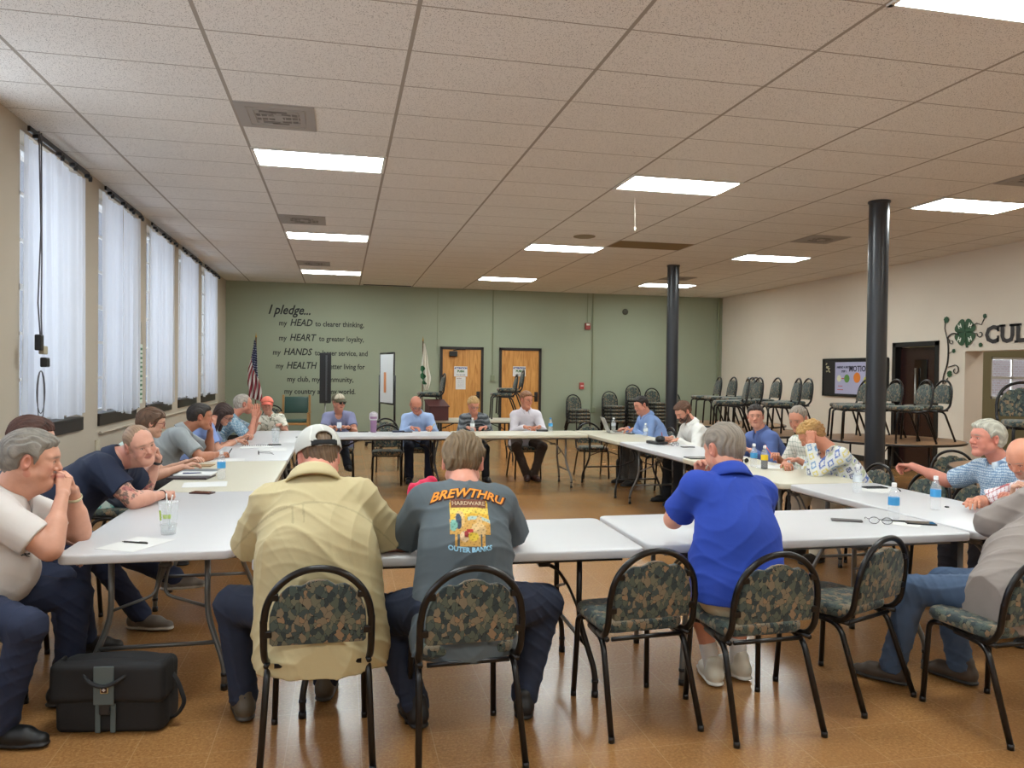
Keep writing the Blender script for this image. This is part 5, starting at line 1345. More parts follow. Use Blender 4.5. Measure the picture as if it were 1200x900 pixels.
p=P('navy',label='smiling man in a navy polo with tattooed arms, cheek on his fist',at=(-.98,.27),face=-95,tw=-14,neck=(-.60,.35,.975),head=(-.385,.25,1.11),ly=-138,lp=-10,lr=-17,shr=-.1,
  er=(-.36,.09,.76),wr=(-.27,.34,.785),hdr=(.15,1,.0),pnr=(0,0,-1),pr='fist',el=(-.38,.80,.76),wl=(-.36,.62,.99),hdl=(-.15,-.55,.75),pnl=(-.5,-.4,-.4),pl='half',
  fr=(-.35,.15,.09),fl=(-.10,.66,.12),shirt='polo',shirtc=(32,42,66),sleeve=.66,b=.5,g=1.2,am=1.22,skin=(216,160,138),hair=(150,122,98),hm='buzz',tattoo=True,smile=True,h=.0045,hh=.0033,pantc=(38,48,76),shoec=(120,112,104),solec=(190,185,175),fat=1.06,gz=1,hem=.12)
band(p,'wrist_watch','l',.03,mat('watch_black',(26,26,26),.4),.034,.012); band(p,'bracelet','r',.01,mat('watch_black'),.030,.003)
p=P('teal',label='woman with red glasses in a teal print top behind the navy polo man',at=(-1.0,1.9),face=-90,neck=(-.80,1.93,.985),head=(-.70,1.96,1.13),ly=-72,lp=-10,wr=(-.42,1.75,.79),wl=(-.45,2.1,.79),shirt='vneck',shirtc=(170,210,205),hair=(98,72,54),hm='bob',skin=SK3,h=.006,hh=.0042,s=.95,pat=blotch([(206,224,218),(96,180,172),(150,206,200),(70,130,150)],34),pantc=(60,66,80))
glasses(p,(120,34,44),t=.0024)
p=P('grey',label='dark-haired man in a grey shirt with a hand on his chin',at=(-.94,2.75),face=-88,neck=(-.64,2.84,.975),head=(-.475,2.88,1.125),ly=-74,lp=-4,er=(-.42,2.55,.77),wr=(-.28,2.78,.785),hdr=(.2,1,-.02),pr='pen',el=(-.37,3.10,.76),wl=(-.40,2.97,1.0),hdl=(.0,-.35,.8),pnl=(-.8,-.2,-.3),pl='half',
  shirt='polo',shirtc=(150,156,158),sleeve=.78,b=.5,g=1.12,am=1.08,skin=(176,116,88),hair='dark',hm='short',h=.006,hh=.004,pantc=(60,60,62),gz=1)
p=P('lblue',label='woman with long dark hair and black glasses in a light blue top',at=(-.92,4.12),face=-88,neck=(-.62,4.20,.955),head=(-.46,4.26,1.075),ly=-100,lp=-32,lr=-14,wr=(-.30,4.12,.79),hdr=(.6,.5,0),pr='pen',wl=(-.30,4.45,.79),shirt='tee',shirtc=(138,160,212),hair=(58,40,34),hm='long',skin=(206,150,124),h=.007,hh=.0045,s=.94,pantc=(40,44,60),sleeve=.7)
glasses(p,(22,20,22),t=.0026,rx=.026,rz=.020); band(p,'bracelet','r',.02,mat('silver_chain',(200,200,195),.3,.8),.028,.004)
p=P('bplaid',label='grey-haired man in light blue plaid, fingertips together before his mouth',at=(-.80,4.92),face=-85,neck=(-.48,4.97,.99),head=(-.34,5.0,1.155),ly=-66,lp=2,er=(-.22,4.80,.76),wr=(-.20,4.90,1.0),hdr=(-.05,.05,1),pnr=(-.1,1,0),pr='up',el=(-.15,5.2,.76),wl=(-.18,5.02,1.0),hdl=(-.05,-.05,1),pnl=(-.1,-1,0),pl='up',
  shirt='polo',shirtc=(150,178,196),sleeve=.8,pat=plaid(.034,(160,186,202),(112,150,176),(210,222,226)),skin=(206,138,114),hair='ltgrey',hm='recede',b=.4,g=1.1,h=.007,hh=.0045,pantc=(70,66,60))
p=P('coral',cap=True,label='person in a coral cap and pale patterned shirt at the far left corner',at=(-.15,6.62),face=195,neck=(-.17,6.48,.94),head=(-.19,6.43,1.08),ly=184,lp=-2,wl=(.02,6.18,.80),wr=(-.32,6.18,.80),shirt='polo',shirtc=(214,212,198),pat=blotch([(222,220,206),(120,126,108),(170,168,140)],30),hair='dark',hm='short',skin=(196,140,116),h=.007,hh=.0045,s=.92,pantc=(50,50,54))
cap(p,crown=(236,128,106),brim=(226,112,92),back=(236,128,106))
p=P('lav',cap=True,label='woman in a lavender tee and camouflage cap holding a phone',at=(.80,6.62),face=180,neck=(.79,6.44,.985),head=(.79,6.34,1.125),ly=212,lp=-2,wl=(.92,6.06,.80),hdl=(-.9,-.2,.1),pnl=(0,-.3,-1),wr=(.68,6.06,.80),hdr=(.8,-.4,.1),pnr=(0,-.3,-1),pr='half',pl='half',shirt='vneck',shirtc=(134,138,172),sleeve=.62,hair=(120,100,80),hm='bob',skin=(204,142,116),am=1.12,g=1.08,h=.007,hh=.0045,s=.97,pantc=(46,54,66),fl=(.92,6.10,.28),kl=(.7,5.9,1),fr=(.72,6.25,.09),shoec=(24,24,26))
cap(p,crown=(200,190,168),brim=(92,88,66),back=(96,92,72)); glasses(p,(40,34,34),sun=True,name='sunglasses'); band(p,'wrist_band','l',.03,mat('watch_black'),.030,.008)
p=P('lbshirt',label='bald man with glasses in a light blue long-sleeved shirt, writing',at=(1.92,6.62),face=180,neck=(1.91,6.36,.97),head=(1.87,6.23,1.105),ly=190,lp=-34,wl=(2.06,6.06,.795),hdl=(-.3,-.9,0),pl='pen',wr=(1.80,6.06,.79),hdr=(.7,-.5,0),shirt='long',shirtc=(164,188,228),skin=(204,134,108),hair=(140,110,90),hm='bald',g=1.08,b=.3,h=.007,hh=.0045,pantc=(26,32,50),shoec=(20,20,26))
glasses(p,(90,80,76))
p=P('stripe',label='woman with short blond hair in a grey striped sweater, looking down',at=(2.75,6.58),face=180,neck=(2.74,6.36,.955),head=(2.71,6.25,1.105),ly=192,lp=-28,wl=(2.86,6.06,.795),hdl=(-.7,-.5,0),wr=(2.60,6.06,.79),hdr=(.7,-.5,0),shirt='sweater',shirtc=(80,86,92),pat=lambda P_,a,b,c,base: np.where(((b/.05)%1<.35)[:,None],L_((128,134,140)),np.where(((b/.05+.45)%1<.2)[:,None],L_((52,56,62)),L_((82,88,92)))),skin=(206,140,116),hair=(186,152,100),hm='thick',h=.007,hh=.0045,s=.93,pantc=(34,36,42))
glasses(p,(120,90,80))
p=P('far',label='far man in a white shirt and brown trousers facing the viewer',at=(3.55,6.62),face=180,neck=(3.545,6.44,1.02),head=(3.53,6.35,1.18),ly=202,lp=-10,wl=(3.66,6.06,.795),hdl=(-.8,-.4,0),pl='half',wr=(3.44,6.06,.795),hdr=(.8,-.4,0),pr='half',shirt='long',shirtc=(216,212,220),skin=(204,136,108),hair=(132,90,60),hm='short',g=1.1,b=.3,h=.006,hh=.0042,s=1.03,pantc=(66,52,42),fl=(3.60,6.12,.09),fr=(3.50,6.14,.09),kl=(4.1,5.8,1),kr=(3.0,5.8,1),shoec=(70,36,24),knee=.4)
band(p,'wrist_watch','l',.015,mat('watch_black'),.030,.008)
p=P('lap',label='dark-haired man in a blue shirt typing on the laptop',at=(5.30,5.55),face=92,neck=(5.12,5.55,.99),head=(5.02,5.53,1.14),ly=104,lp=-18,wl=(4.86,5.42,.80),wr=(4.86,5.64,.80),hdl=(-1,.1,-.05),hdr=(-1,-.1,-.05),shirt='long',shirtc=(134,162,212),skin=(206,142,118),hair='dark',hm='short',g=1.12,b=.5,fat=1.12,h=.006,hh=.0042,pantc=(78,74,68))
band(p,'wrist_watch','l',.01,mat('watch_black'),.031,.009)
p=P('beard',label='bearded brown-haired man in a white shirt, writing at the right table',at=(5.24,3.95),face=92,neck=(5.06,3.97,.985),head=(4.95,3.98,1.12),ly=108,lp=-30,wl=(4.80,3.80,.795),hdl=(-.6,.7,0),wr=(4.84,4.06,.80),hdr=(-1,-.2,0),pr='pen',shirt='long',shirtc=(226,224,218),skin=(206,146,120),hair=(92,62,44),hm='thick',beard=.85,beardc=(60,40,30),beard3d=True,g=1.08,h=.006,hh=.0042,pantc=(20,20,22),shoec=(16,16,16))
p=P('young',label='young dark-haired man in a dark blue shirt looking at the viewer',at=(5.44,2.65),face=100,neck=(5.24,2.66,.985),head=(5.17,2.65,1.145),ly=148,lp=-3,wl=(5.0,2.45,.80),wr=(5.0,2.85,.80),shirt='long',shirtc=(84,104,158),skin=(210,152,128),hair='dark',hm='short',g=1.02,h=.006,hh=.004,pantc=(40,42,50))
p=P('wplaid',label='grey-haired man in a white plaid shirt holding an orange pencil',at=(5.44,1.85),face=95,neck=(5.26,1.84,1.0),head=(5.17,1.86,1.165),ly=122,lp=-22,wl=(5.02,1.62,.795),hdl=(-.3,.9,0),wr=(5.02,1.98,.80),hdr=(-.5,-.6,.2),pr='pen',shirt='polo',shirtc=(220,222,212),pat=plaid(.04,(226,226,216),(176,184,170),(120,140,128),.16),sleeve=.8,skin=(204,140,114),hair='saltgrey',hm='recede',g=1.1,b=.5,h=.006,hh=.004,pantc=(60,60,60))
p=P('squares',label='short-haired blond woman in a blue and yellow patterned top, head in hand',at=(5.22,1.10),face=92,neck=(4.985,1.12,.945),head=(4.86,1.17,1.06),ly=62,lp=-38,el=(4.74,.96,.77),wl=(4.76,1.03,1.01),hdl=(.15,.3,.9),pnl=(.6,.5,-.1),pl='half',wr=(4.75,1.40,.79),hdr=(-.3,-1,0),shirt='sweater',shirtc=(222,224,222),pat=squares,skin=(208,140,112),hair=(160,120,74),hair2=(196,156,96),hm='spiky',h=.006,hh=.004,g=1.1,b=.3,pantc=(200,190,170))
p=P('reach',s=1.03,label='white-haired man in a pale blue check shirt, arm stretched over a chair back',at=(5.46,-.40),face=86,neck=(5.30,-.37,1.0),head=(5.185,-.37,1.16),ly=84,lp=3,wr=(5.13,.27,.90),er=(5.5,.1,.5),hdr=(-.15,1,-.1),pnr=(-.3,0,-1),pr='half',wl=(5.05,-.75,.80),shirt='polo',shirtc=(196,214,224),pat=plaid(.016,(210,224,232),(130,160,190),(90,124,164),.42),sleeve=.8,skin=(212,140,120),hair=(178,176,162),hm='thick',g=1.12,b=.4,am=1.05,h=.005,hh=.0038,pantc=(60,62,70))
p=P('rplaid',label='bald man in a red and white check shirt looking down',at=(5.36,-.98),face=86,neck=(5.14,-.90,.955),head=(5.00,-.84,1.085),ly=105,lp=-34,wl=(4.82,-1.05,.80),wr=(4.78,-.72,.80),er=(4.95,-.45,.7),shirt='polo',shirtc=(220,212,214),pat=plaid(.026,(224,218,222),(178,96,96),(90,80,120),.14),sleeve=.85,skin=(214,148,120),hair=(190,180,170),hm='bald',beard=.5,beardc=(150,140,130),g=1.12,h=.005,hh=.0038,pantc=(60,60,70))
p=P('long',am=1.2,label='man in a long grey shirt and jeans seated at the right front corner',at=(3.98,-1.82),face=22,neck=(4.36,-1.70,.925),head=(4.50,-1.62,1.065),ly=35,lp=-12,el=(4.03,-1.42,.76),wl=(4.30,-1.45,.92),hdl=(.1,-.1,1),pnl=(.5,-.5,0),pl='half',wr=(4.5,-1.3,.8),hdr=(-.5,.8,0),shirt='long',shirtc=(146,136,130),skin=SK1,hair='white',hm='short',beard=.9,beardc=(190,180,170),g=1.2,b=.3,h=.005,pantc=(72,92,120),fl=(3.62,-1.42,.09),fr=(3.98,-1.48,.09),shoec=(74,62,52),solec=(44,40,36),toe=8,toedir=30,hem=.13,fold=.005,loose=.022,socks=(222,222,222),kl=(3.5,-1.2,1.3))
p=P('tan',cap=True,capopen=True,hemflat=.74,pat=tanpat,label='heavy man in a tan shirt and white mesh cap seen from behind',at=(.74,-1.475),face=3,neck=(.705,-1.35,1.085),head=(.72,-1.205,1.172),ly=18,lp=-26,er=(1.06,-1.20,.76),el=(.40,-1.22,.76),wr=(.92,-1.02,.79),hdr=(-.3,1,0),wl=(.55,-1.0,.79),hdl=(.4,1,0),shirt='polo',shirtc=(190,176,136),sleeve=.98,skin=(208,140,118),hair=(104,82,60),hm='short',g=1.52,b=.9,am=1.2,h=.005,sw=1.18,fat=1.14,hs=1.1,pantc=(30,38,58),fl=(.40,-1.20,.09),fr=(.76,-1.05,.09),kl=(.28,-1.15,1.2),shoec=(84,74,60),solec=(60,54,46),hem=.22,fold=.0055,loose=.018,tg=1.02,vopen=40)
cap(p,crown=(196,196,190),brim=(60,60,60),back=(186,186,180),mesh_back=True); glasses(p,(40,40,40))
p=P('brew',hs=1.12,hemflat=.74,label='man in a slate grey printed tee seen from behind, before the left oak door',at=(1.345,-1.585),face=-1,neck=(1.37,-1.40,1.06),head=(1.385,-1.27,1.145),ly=-14,lp=-24,el=(1.10,-1.22,.76),er=(1.66,-1.2,.76),wl=(1.22,-1.0,.79),hdl=(.4,1,0),wr=(1.52,-1.0,.79),hdr=(-.4,1,0),shirt='tee',shirtc=(86,96,102),sleeve=.9,skin=(214,150,128),hair=(112,92,66),hm='thick',hairdir=(.3,-.6,-1),g=1.17,b=.6,am=1.12,h=.0045,sw=1.03,curve=.05,pantc=(34,42,62),fl=(1.16,-1.42,.09),fr=(1.66,-1.42,.09),kl=(.9,-1.15,1.2),kr=(2.0,-1.15,1.2),knee=.5,shoec=(22,22,24),hem=.17,fold=.0045,loose=.018,tg=1.22,toe=14)
p=P('royal',hs=1.05,label='grey-haired man in a royal blue polo and shorts seen from behind',at=(2.66,-1.56),face=4,neck=(2.69,-1.40,1.085),head=(2.705,-1.31,1.205),ly=14,lp=-14,el=(2.44,-1.18,.76),er=(2.98,-1.12,.76),wl=(2.66,-1.13,1.02),hdl=(.1,.05,1),pnl=(.3,-1,0),pl='half',wr=(2.86,-.95,.79),hdr=(-.5,.9,0),shirt='polo',shirtc=(36,68,170),sleeve=.74,skin=(214,150,124),hair='saltgrey',hm='short',g=1.22,b=.5,am=1.15,h=.005,sw=1.1,pantc=(196,180,150),fl=(2.70,-1.24,.09),fr=(2.86,-1.20,.09),kl=(2.5,-1.0,1.2),kr=(3.0,-1.0,1.2),shoec=(212,206,190),solec=(225,222,214),shorts=True,socks=(226,226,226),hem=.03,fold=.004,loose=.017,toe=-14,fat=1.06)
# ---------------- print on the back of the slate tee and small badges, laid on the cloth
from mathutils.bvhtree import BVHTree
def shirt_bvh(S):
    o=[c for c in S['root'].children if c.name.startswith('shirt')][0]; me=o.data
    return BVHTree.FromPolygons([v.co for v in me.vertices],[p_.vertices for p_ in me.polygons])
def lay(bm,S,bvh,org,ax,ay,off=.002):
    az=nrm(np.cross(ax,ay))
    for v in bm.verts:
        p0=org+ax*v.co.x+ay*v.co.y; h_=bvh.ray_cast(V(p0+az*.5),V(-az),1.0)
        if h_[0] is None: v.co=V(p0); continue
        v.co=h_[0]+V(az)*(off+v.co.z)
def decal_text(S,bvh,s,size,org,ax,ay,mt,name='print_lettering',arc=0,shear=0,off=.003,bold=.002,sx=1,slope=0):
    bm=B(); text_bm(bm,s,size,Matrix(),.0004,shear,bold,align='CENTER',sx=sx)
    bmesh.ops.subdivide_edges(bm,edges=[e for e in bm.edges if e.calc_length()>.02],cuts=2)
    for v in bm.verts: v.co.y+=arc*(v.co.x**2)+slope*v.co.x
    lay(bm,S,bvh,org,ax,ay,off); return obj(name,bm,mt,S['root'])
S=PEO['brew']; bv=shirt_bvh(S); ax_=S['R1']; ay_=S['up']; o0=S['neckp']-S['up']*.185
def pic(u,v):   # u,v in -1..1; generic beach scene in a frame
    sky=L_((222,176,60)) if v>.1 else L_((206,160,84)); c=sky
    if v>.62: c=L_((120,72,54)) if abs(u)<.82 else c
    if .35<v<.62: c=L_((228,200,92))
    if -.1<v<.28 and u>-.1: c=L_((170,196,190)) if (v-.15+.4*(u-.3)**2)>-.04 and (v-.15+.4*(u-.3)**2)<.1 else c
    if (u+.45)**2/.05+(v-.1)**2/.14<1: c=L_((222,186,120))
    if (u+.52)**2/.022+(v-.02)**2/.11<1: c=L_((60,74,92))
    if (u+.75)**2/.03+(v+.15)**2/.06<1: c=L_((120,176,160))
    if (u-.4)**2/.12+(v+.35)**2/.10<1: c=L_((216,184,130))
    if (u-.45)**2/.02+(v-.02)**2/.08<1: c=L_((214,178,120))
    if abs(v+.38)<.07 and -.15<u<.12: c=L_((170,44,40))
    if (u+.25)**2/.05+(v+.6)**2/.05<1: c=L_((220,190,150))
    if (u+.18)**2/.012+(v+.52)**2/.02<1: c=L_((150,50,50))
    if (u-.15)**2/.06+(v+.62)**2/.03<1: c=L_((226,196,70))
    if math.sin(u*23+v*9)*math.sin(v*31-u*7)>.72: c=c*.45
    return c
bm=B(); n=54; g=[[bm.verts.new((-.092+.184*i/n,-.115+.215*j/n,0)) for i in range(n+1)] for j in range(n+1)]
ok=lambda i,j: ((abs(-1+2*i/n)<.98-.10*(j/n)) and not ((-1+2*j/n)<-.55 and abs(-1+2*i/n)>.6+.25*math.sin(i*.9)))
for j in range(n):
    for i in range(n):
        if ok(i,j): bm.faces.new((g[j][i],g[j][i+1],g[j+1][i+1],g[j+1][i]))
bmesh.ops.delete(bm,geom=[v for v in bm.verts if not v.link_faces],context='VERTS')
cl=[pic(v.co.x/.092,(v.co.y+.0075)/.1075) for v in bm.verts]
lay(bm,S,bv,o0,ax_,ay_,.0018); me=bpy.data.meshes.new('print_picture'); bm.to_mesh(me); bm.free()
at_=me.color_attributes.new('Col','FLOAT_COLOR','POINT'); at_.data.foreach_set('color',np.array([[*c,1] for c in cl],np.float32).ravel()); link(me,'print_picture',M_CLOTH,S['root'],True)
YEL=mat('print_yellow',(240,190,60),.8); nt=NT(YEL); z_=nt.xyz(nt.co())
decal_text(S,bv,'BREWTHRU',.060,o0+ay_*.108,ax_,ay_,mat('print_shadow',(60,30,24),.8),'print_lettering_shadow',-.9,.4,.0022,.006,1.0,-.02)
decal_text(S,bv,'BREWTHRU',.060,o0+ay_*.111-ax_*.002,ax_,ay_,mat('print_orange',(240,150,50),.8),'print_lettering',-.9,.4,.0034,.0015,1.0,-.02)
decal_text(S,bv,'HARDWARE',.026,o0+ay_*.071,ax_,ay_,mat('print_cream',(196,170,140),.8),'print_lettering',0,0,.003,.0005)
decal_text(S,bv,'OUTER BANKS',.028,o0-ay_*.139,ax_,ay_,mat('print_sky',(150,200,226),.8),'print_lettering',1.6,0,.003,.0012)
S=PEO['polo']; bv=shirt_bvh(S); S0=S
bm=B()
for q in (-1,1): tube(bm,[(q*.006+.016*math.cos(a),q*.009+.007*math.sin(a)*q*-1,0) for a in [.4+i*(PI-.8)/6 for i in range(7)]],.0022,5)
tube(bm,[(0,-.006,0),(0,.006,0)],.003,5)
lay(bm,S,bv,S['neckp']-S['up']*.20+S['R1']*.03+S['R1']*.04,-S['R1'],S['up'],.001); obj('chest_logo',bm,mat('logo_black',(24,22,22),.6),S['root'])
S=PEO['young']; bv=shirt_bvh(S); bm=B(); box(bm,(0,0,0),(.03,.008,.001)); lay(bm,S,bv,S['neckp']-S['up']*.17-S['R1']*.07,-S['R1'],S['up'],.002); obj('name_badge',bm,mat('badge_white',(220,210,210),.5),S['root'])
# strap hanging at the tan shirt's right hip
S=PEO['tan']; bm=B(); q0=S['hip']+A3(.255,-.03,.02); tube(bm,[tuple(q0),tuple(q0+A3(.02,-.0,-.10)),tuple(q0+A3(.012,0,-.2)),tuple(q0+A3(.0,0,-.23))],.008,6,flat=(1,.3)); obj('belt_strap',bm,mat('strap_brown',(96,60,54),.8),S['root'],True)
# ================================================================ THINGS ON AND UNDER THE TABLES
TH=.7405
M_PET=mat('clear_bottle_plastic',(236,242,246),.06,alpha=.24,spec=.7); M_CUPM=mat('clear_cup_plastic',(230,236,238),.1,alpha=.26,spec=.6)
M_CAPW=mat('white_bottle_cap',(236,236,236),.4); M_LBL=mat('blue_label',(70,160,220),.5); M_LBLW=mat('pale_label',(220,228,232),.5)
def bottle(x,y,label,h=.2,r=.031,lbl=M_LBL,liquid=None,capm=M_CAPW,g='water bottles on the tables',z=TH):
    t=thing('water_bottle',label,'bottle',(x,y,z),0,g); k=h/.2
    prof=[(.0,.001),(r*.86,.0),(r,.006),(r,.03),(r*.93,.036),(r,.042),(r,.06),(r*.93,.066),(r,.072),(r,.125),(r*.97,.132),(r*.75,.152),(.015,.172),(.0125,.178),(.0125,.182)]
    bm=B(); lathe(bm,[(a,b*k) for a,b in prof],(0,0,0),20); obj('bottle_body',bm,M_PET,t,True)
    bm=B(); lathe(bm,[(.001,.178*k),(.0145,.178*k),(.0145,.196*k),(.013,.2*k),(.001,.2*k)],(0,0,0),14); obj('bottle_cap',bm,capm,t,sharp=40)
    bm=B(); lathe(bm,[(r+.0006,.078*k),(r+.0008,.080*k),(r+.0008,.120*k),(r+.0006,.122*k)],(0,0,0),20); 
    bmesh.ops.delete(bm,geom=[f for f in bm.faces if len(f.verts)>4],context='FACES'); obj('bottle_label',bm,lbl,t,True)
    if liquid:
        bm=B(); lathe(bm,[(.001,.004),(r*.93,.004),(r*.93,.076*k),(.001,.076*k)],(0,0,0),18); obj('drink',bm,liquid,t,sharp=40)
    return t
bottle(-.07,1.37,'water bottle with blue label between the notepads on the left side',.215)
bottle(2.63,5.84,'water bottle before the woman in the grey sweater',.2,lbl=M_LBLW)
bottle(3.77,5.85,'water bottle before the far man in the white shirt',.2,lbl=M_LBL,capm=mat('blue_cap',(70,150,215),.4))
bottle(4.74,5.88,'water bottle behind the open laptop',.2,lbl=M_LBLW)
bottle(4.86,4.95,'water bottle to the left of the bearded man',.18,lbl=M_LBLW)
bottle(4.54,1.58,'water bottle with blue label beside the yellow drink',.215)
bottle(4.56,1.43,'bottle of dark drink with a bright yellow label',.21,lbl=mat('yellow_label',(242,206,40),.5),liquid=mat('dark_drink',(40,26,20),.2))
bottle(4.49,.05,'nearly clear bottle with a white label before the patterned top',.205,lbl=M_LBLW)
bottle(4.03,-.90,'water bottle with blue label between eyeglasses and black phone',.215)
bottle(4.53,-.66,'water bottle with blue label in front of the bald man in check',.215)
bottle(2.80,-.66,'water bottle at the left elbow of the royal blue polo man',.21)
def cup(x,y,label,h,r0,r1,printed):
    t=thing('plastic_cup',label,'cup',(x,y,TH),0)
    bm=B(); lathe(bm,[(.001,.002),(r0,.0),(r0+.001,.004),(r1,h-.004),(r1+.003,h-.002),(r1+.003,h),(r1-.001,h-.001),(r0,.008),(.001,.006)],(0,0,0),28); obj('cup_body',bm,M_CUPM,t,True)
    if printed:
        bm=B(); rr=lambda z:(r0+(r1-r0)*z/h+.0008)
        for a0,a1,z0,z1 in ((3.6,4.0,.075,.125),(4.25,5.2,.085,.105)):
            n=8
            for i in range(n):
                a=a0+(a1-a0)*i/n; b_=a0+(a1-a0)*(i+1-(.35 if a0>4.1 else 0))/n
                bm.faces.new([bm.verts.new((rr(z)*math.cos(q),rr(z)*math.sin(q),z)) for q,z in ((a,z0),(b_,z0),(b_,z1),(a,z1))])
        obj('cup_print',bm,mat('lime_print',(170,200,30),.5),t)
        bm=B(); lathe(bm,[(.001,.01),(r0*.93,.01),(r0+.008,.05),(.001,.05)],(0,0,0),20); obj('ice',bm,M_CUPM,t,True)
    bm=B(); tube(bm,[(.01,0,.02),(-.012,.01,h+.02),(-.012,.008,h+.04)],.0035,8); obj('straw',bm,mat('straw_white',(238,238,238),.4),t,True)
    if printed:
        bm=B(); tube(bm,[(.0,.01,.02),(.016,-.004,h+.02),(.02,-.004,h+.035)],.0035,8); obj('straw',bm,mat('straw_white'),t,True)
cup(-.03,-.68,'clear plastic cup with lime green print and two straws',.165,.034,.048,True)
cup(.09,4.37,'clear lidded cup with a straw at the far left table',.17,.034,.046,False)
def slab(name,label,cat,x,y,w,d,h,rot,m,z=TH,bev=.002,g=None,screen=None):
    t=thing(name,label,cat,(x,y,z),math.radians(rot),g) if screen else None
    bm=B(); box(bm,(0,0,h/2),(w,d,h),bev=min(bev,h*.4))
    if screen:
        obj('body',bm,m,t); bm=B(); box(bm,(0,0,h+.0003),(w*.93,d*.93,.0006)); obj('screen',bm,screen,t); return t
    o=obj(name,bm,m); o.location=(x,y,z); o.rotation_euler=(0,0,math.radians(rot)); return tag(o,label,cat,g)
M_SCR=mat('phone_glass',(14,14,16),.06); M_PB=mat('phone_black',(26,26,28),.35); GP='phones on the tables'
slab('phone','dark maroon phone near the tattooed forearm','phone',-.09,.66,.075,.15,.009,70,mat('maroon_case',(70,40,42),.4),g=GP,screen=M_SCR)
slab('phone','black phone on the white table between the two front left men','phone',1.11,-.90,.078,.155,.009,72,M_PB,g=GP,screen=M_SCR)
slab('phone','black phone near the grey shirt man at the right corner','phone',4.08,-1.06,.078,.155,.009,64,M_PB,g=GP,screen=M_SCR)
slab('phone','black phone at the right of the clear bottle by the patterned top','phone',4.78,.24,.08,.17,.009,85,M_PB,g=GP,screen=M_SCR)
slab('phone','black phone before the bearded man','phone',4.76,3.43,.075,.15,.009,84,M_PB,g=GP,screen=M_SCR)
slab('phone','dark phone left of the purple tumbler','phone',1.12,5.93,.14,.07,.009,4,M_PB,g=GP,screen=M_SCR)
slab('phone','black phone before the bald man in light blue','phone',1.72,5.86,.14,.07,.009,-4,M_PB,g=GP,screen=M_SCR)
slab('phone','dark phone beside the spiral notebook','phone',.10,4.12,.14,.07,.009,8,M_PB,g=GP,screen=M_SCR)
slab('tablet','black tablet lying on the right table behind the blue polo man','tablet',4.36,2.33,.19,.25,.009,88,M_PB,screen=M_SCR)
slab('phone','grey phone beside the laptop man','phone',4.80,5.36,.07,.14,.009,10,M_PB,g=GP,screen=M_SCR)
slab('glasses_case','dark blue case left of the bald writer','case',1.60,5.88,.17,.07,.022,3,mat('navy_case',(40,50,80),.5),bev=.008)
slab('handheld_radio','black handset lying before the far man in white','handset',3.66,5.90,.17,.05,.03,-8,M_PB,bev=.01)
def papers(label,x,y,w,d,rot,n=1,m=None,name='paper_sheet',h=.001,cat='paper'):
    return slab(name,label,cat,x,y,w,d,h,rot,m or M_PAPER,bev=0)
papers('blank sheet under the pen by the white polo man',-.13,-.90,.216,.279,-28)
papers('sheet of paper beyond the maroon phone',-.14,1.08,.3,.26,6)
papers('white sheet under the hand of the dark-haired man',-.20,2.66,.30,.22,4)
papers('white sheet beside the spiral notebook',.12,3.62,.28,.36,3)
papers('paper under the hands of the bald writer',1.93,5.90,.28,.22,0)
papers('paper before the far man in white',3.52,5.88,.3,.22,0)
papers('paper lying on the table before the bearded man',4.36,4.06,.216,.28,86)
papers('paper under the yellow drink bottle and sunglasses',4.72,1.58,.28,.36,80)
papers('paper under the black phone by the patterned top',4.74,.14,.26,.2,20)
papers('sheet of paper next to the grey tee man',1.19,-.82,.2,.27,14)
papers('paper between the eyeglasses and the phone',3.98,-1.06,.12,.16,40)
slab('notepad','open notepad with dark cover edge on the left table','notepad',-.30,1.46,.22,.30,.014,80,mat('dark_cover',(48,36,40),.5),bev=.003)
o=slab('legal_pad','white pad of paper stacked on the dark notepad','notepad',-.28,1.54,.20,.28,.012,82,M_PAPER,z=TH+.0145,bev=.002)
slab('folder','dark grey folder behind the stacked notepads','folder',-.33,1.86,.24,.31,.006,84,mat('grey_folder',(110,116,120),.6))
slab('clipboard','brown clipboard before the dark-haired man','clipboard',-.37,2.24,.16,.22,.006,85,mat('brown_board',(150,120,80),.6))
def pen(label,x,y,rot,m,L=.14,z=TH,tip=None):
    t=thing('pen',label,'pen',(x,y,z),math.radians(rot)); bm=B(); tube(bm,[(0,-L/2,.005),(0,L/2-.012,.005)],.0045,8); obj('barrel',bm,m,t,True)
    bm=B(); lathe(bm,[(.0045,0),(.001,.013)],(0,0,0),8,mat4=Matrix.Translation((0,L/2-.012,.005))@Matrix.Rotation(-PI/2,4,'X')); obj('tip',bm,tip or M_STEEL,t,True)
    bm=B(); box(bm,(0,-L/2+.025,.0105),(.003,.04,.0015)); obj('clip',bm,M_STEEL,t); return t
pen('black pen lying on the blank sheet near the cup',-.14,-.88,65,M_PB)
pen('dark blue pen on top of the stacked notepads',-.30,1.50,-80,mat('ink_blue',(40,48,96),.4),z=TH+.027)
pen('black pen beside the eyeglasses at the right corner table',3.97,-.97,62,M_PB)
pen('dark pen at the far left table by the lidded cup',.34,5.12,-75,M_PB)
pen('pen lying on the paper near the patterned top',4.88,.10,-30,M_PB,z=TH+.0012)
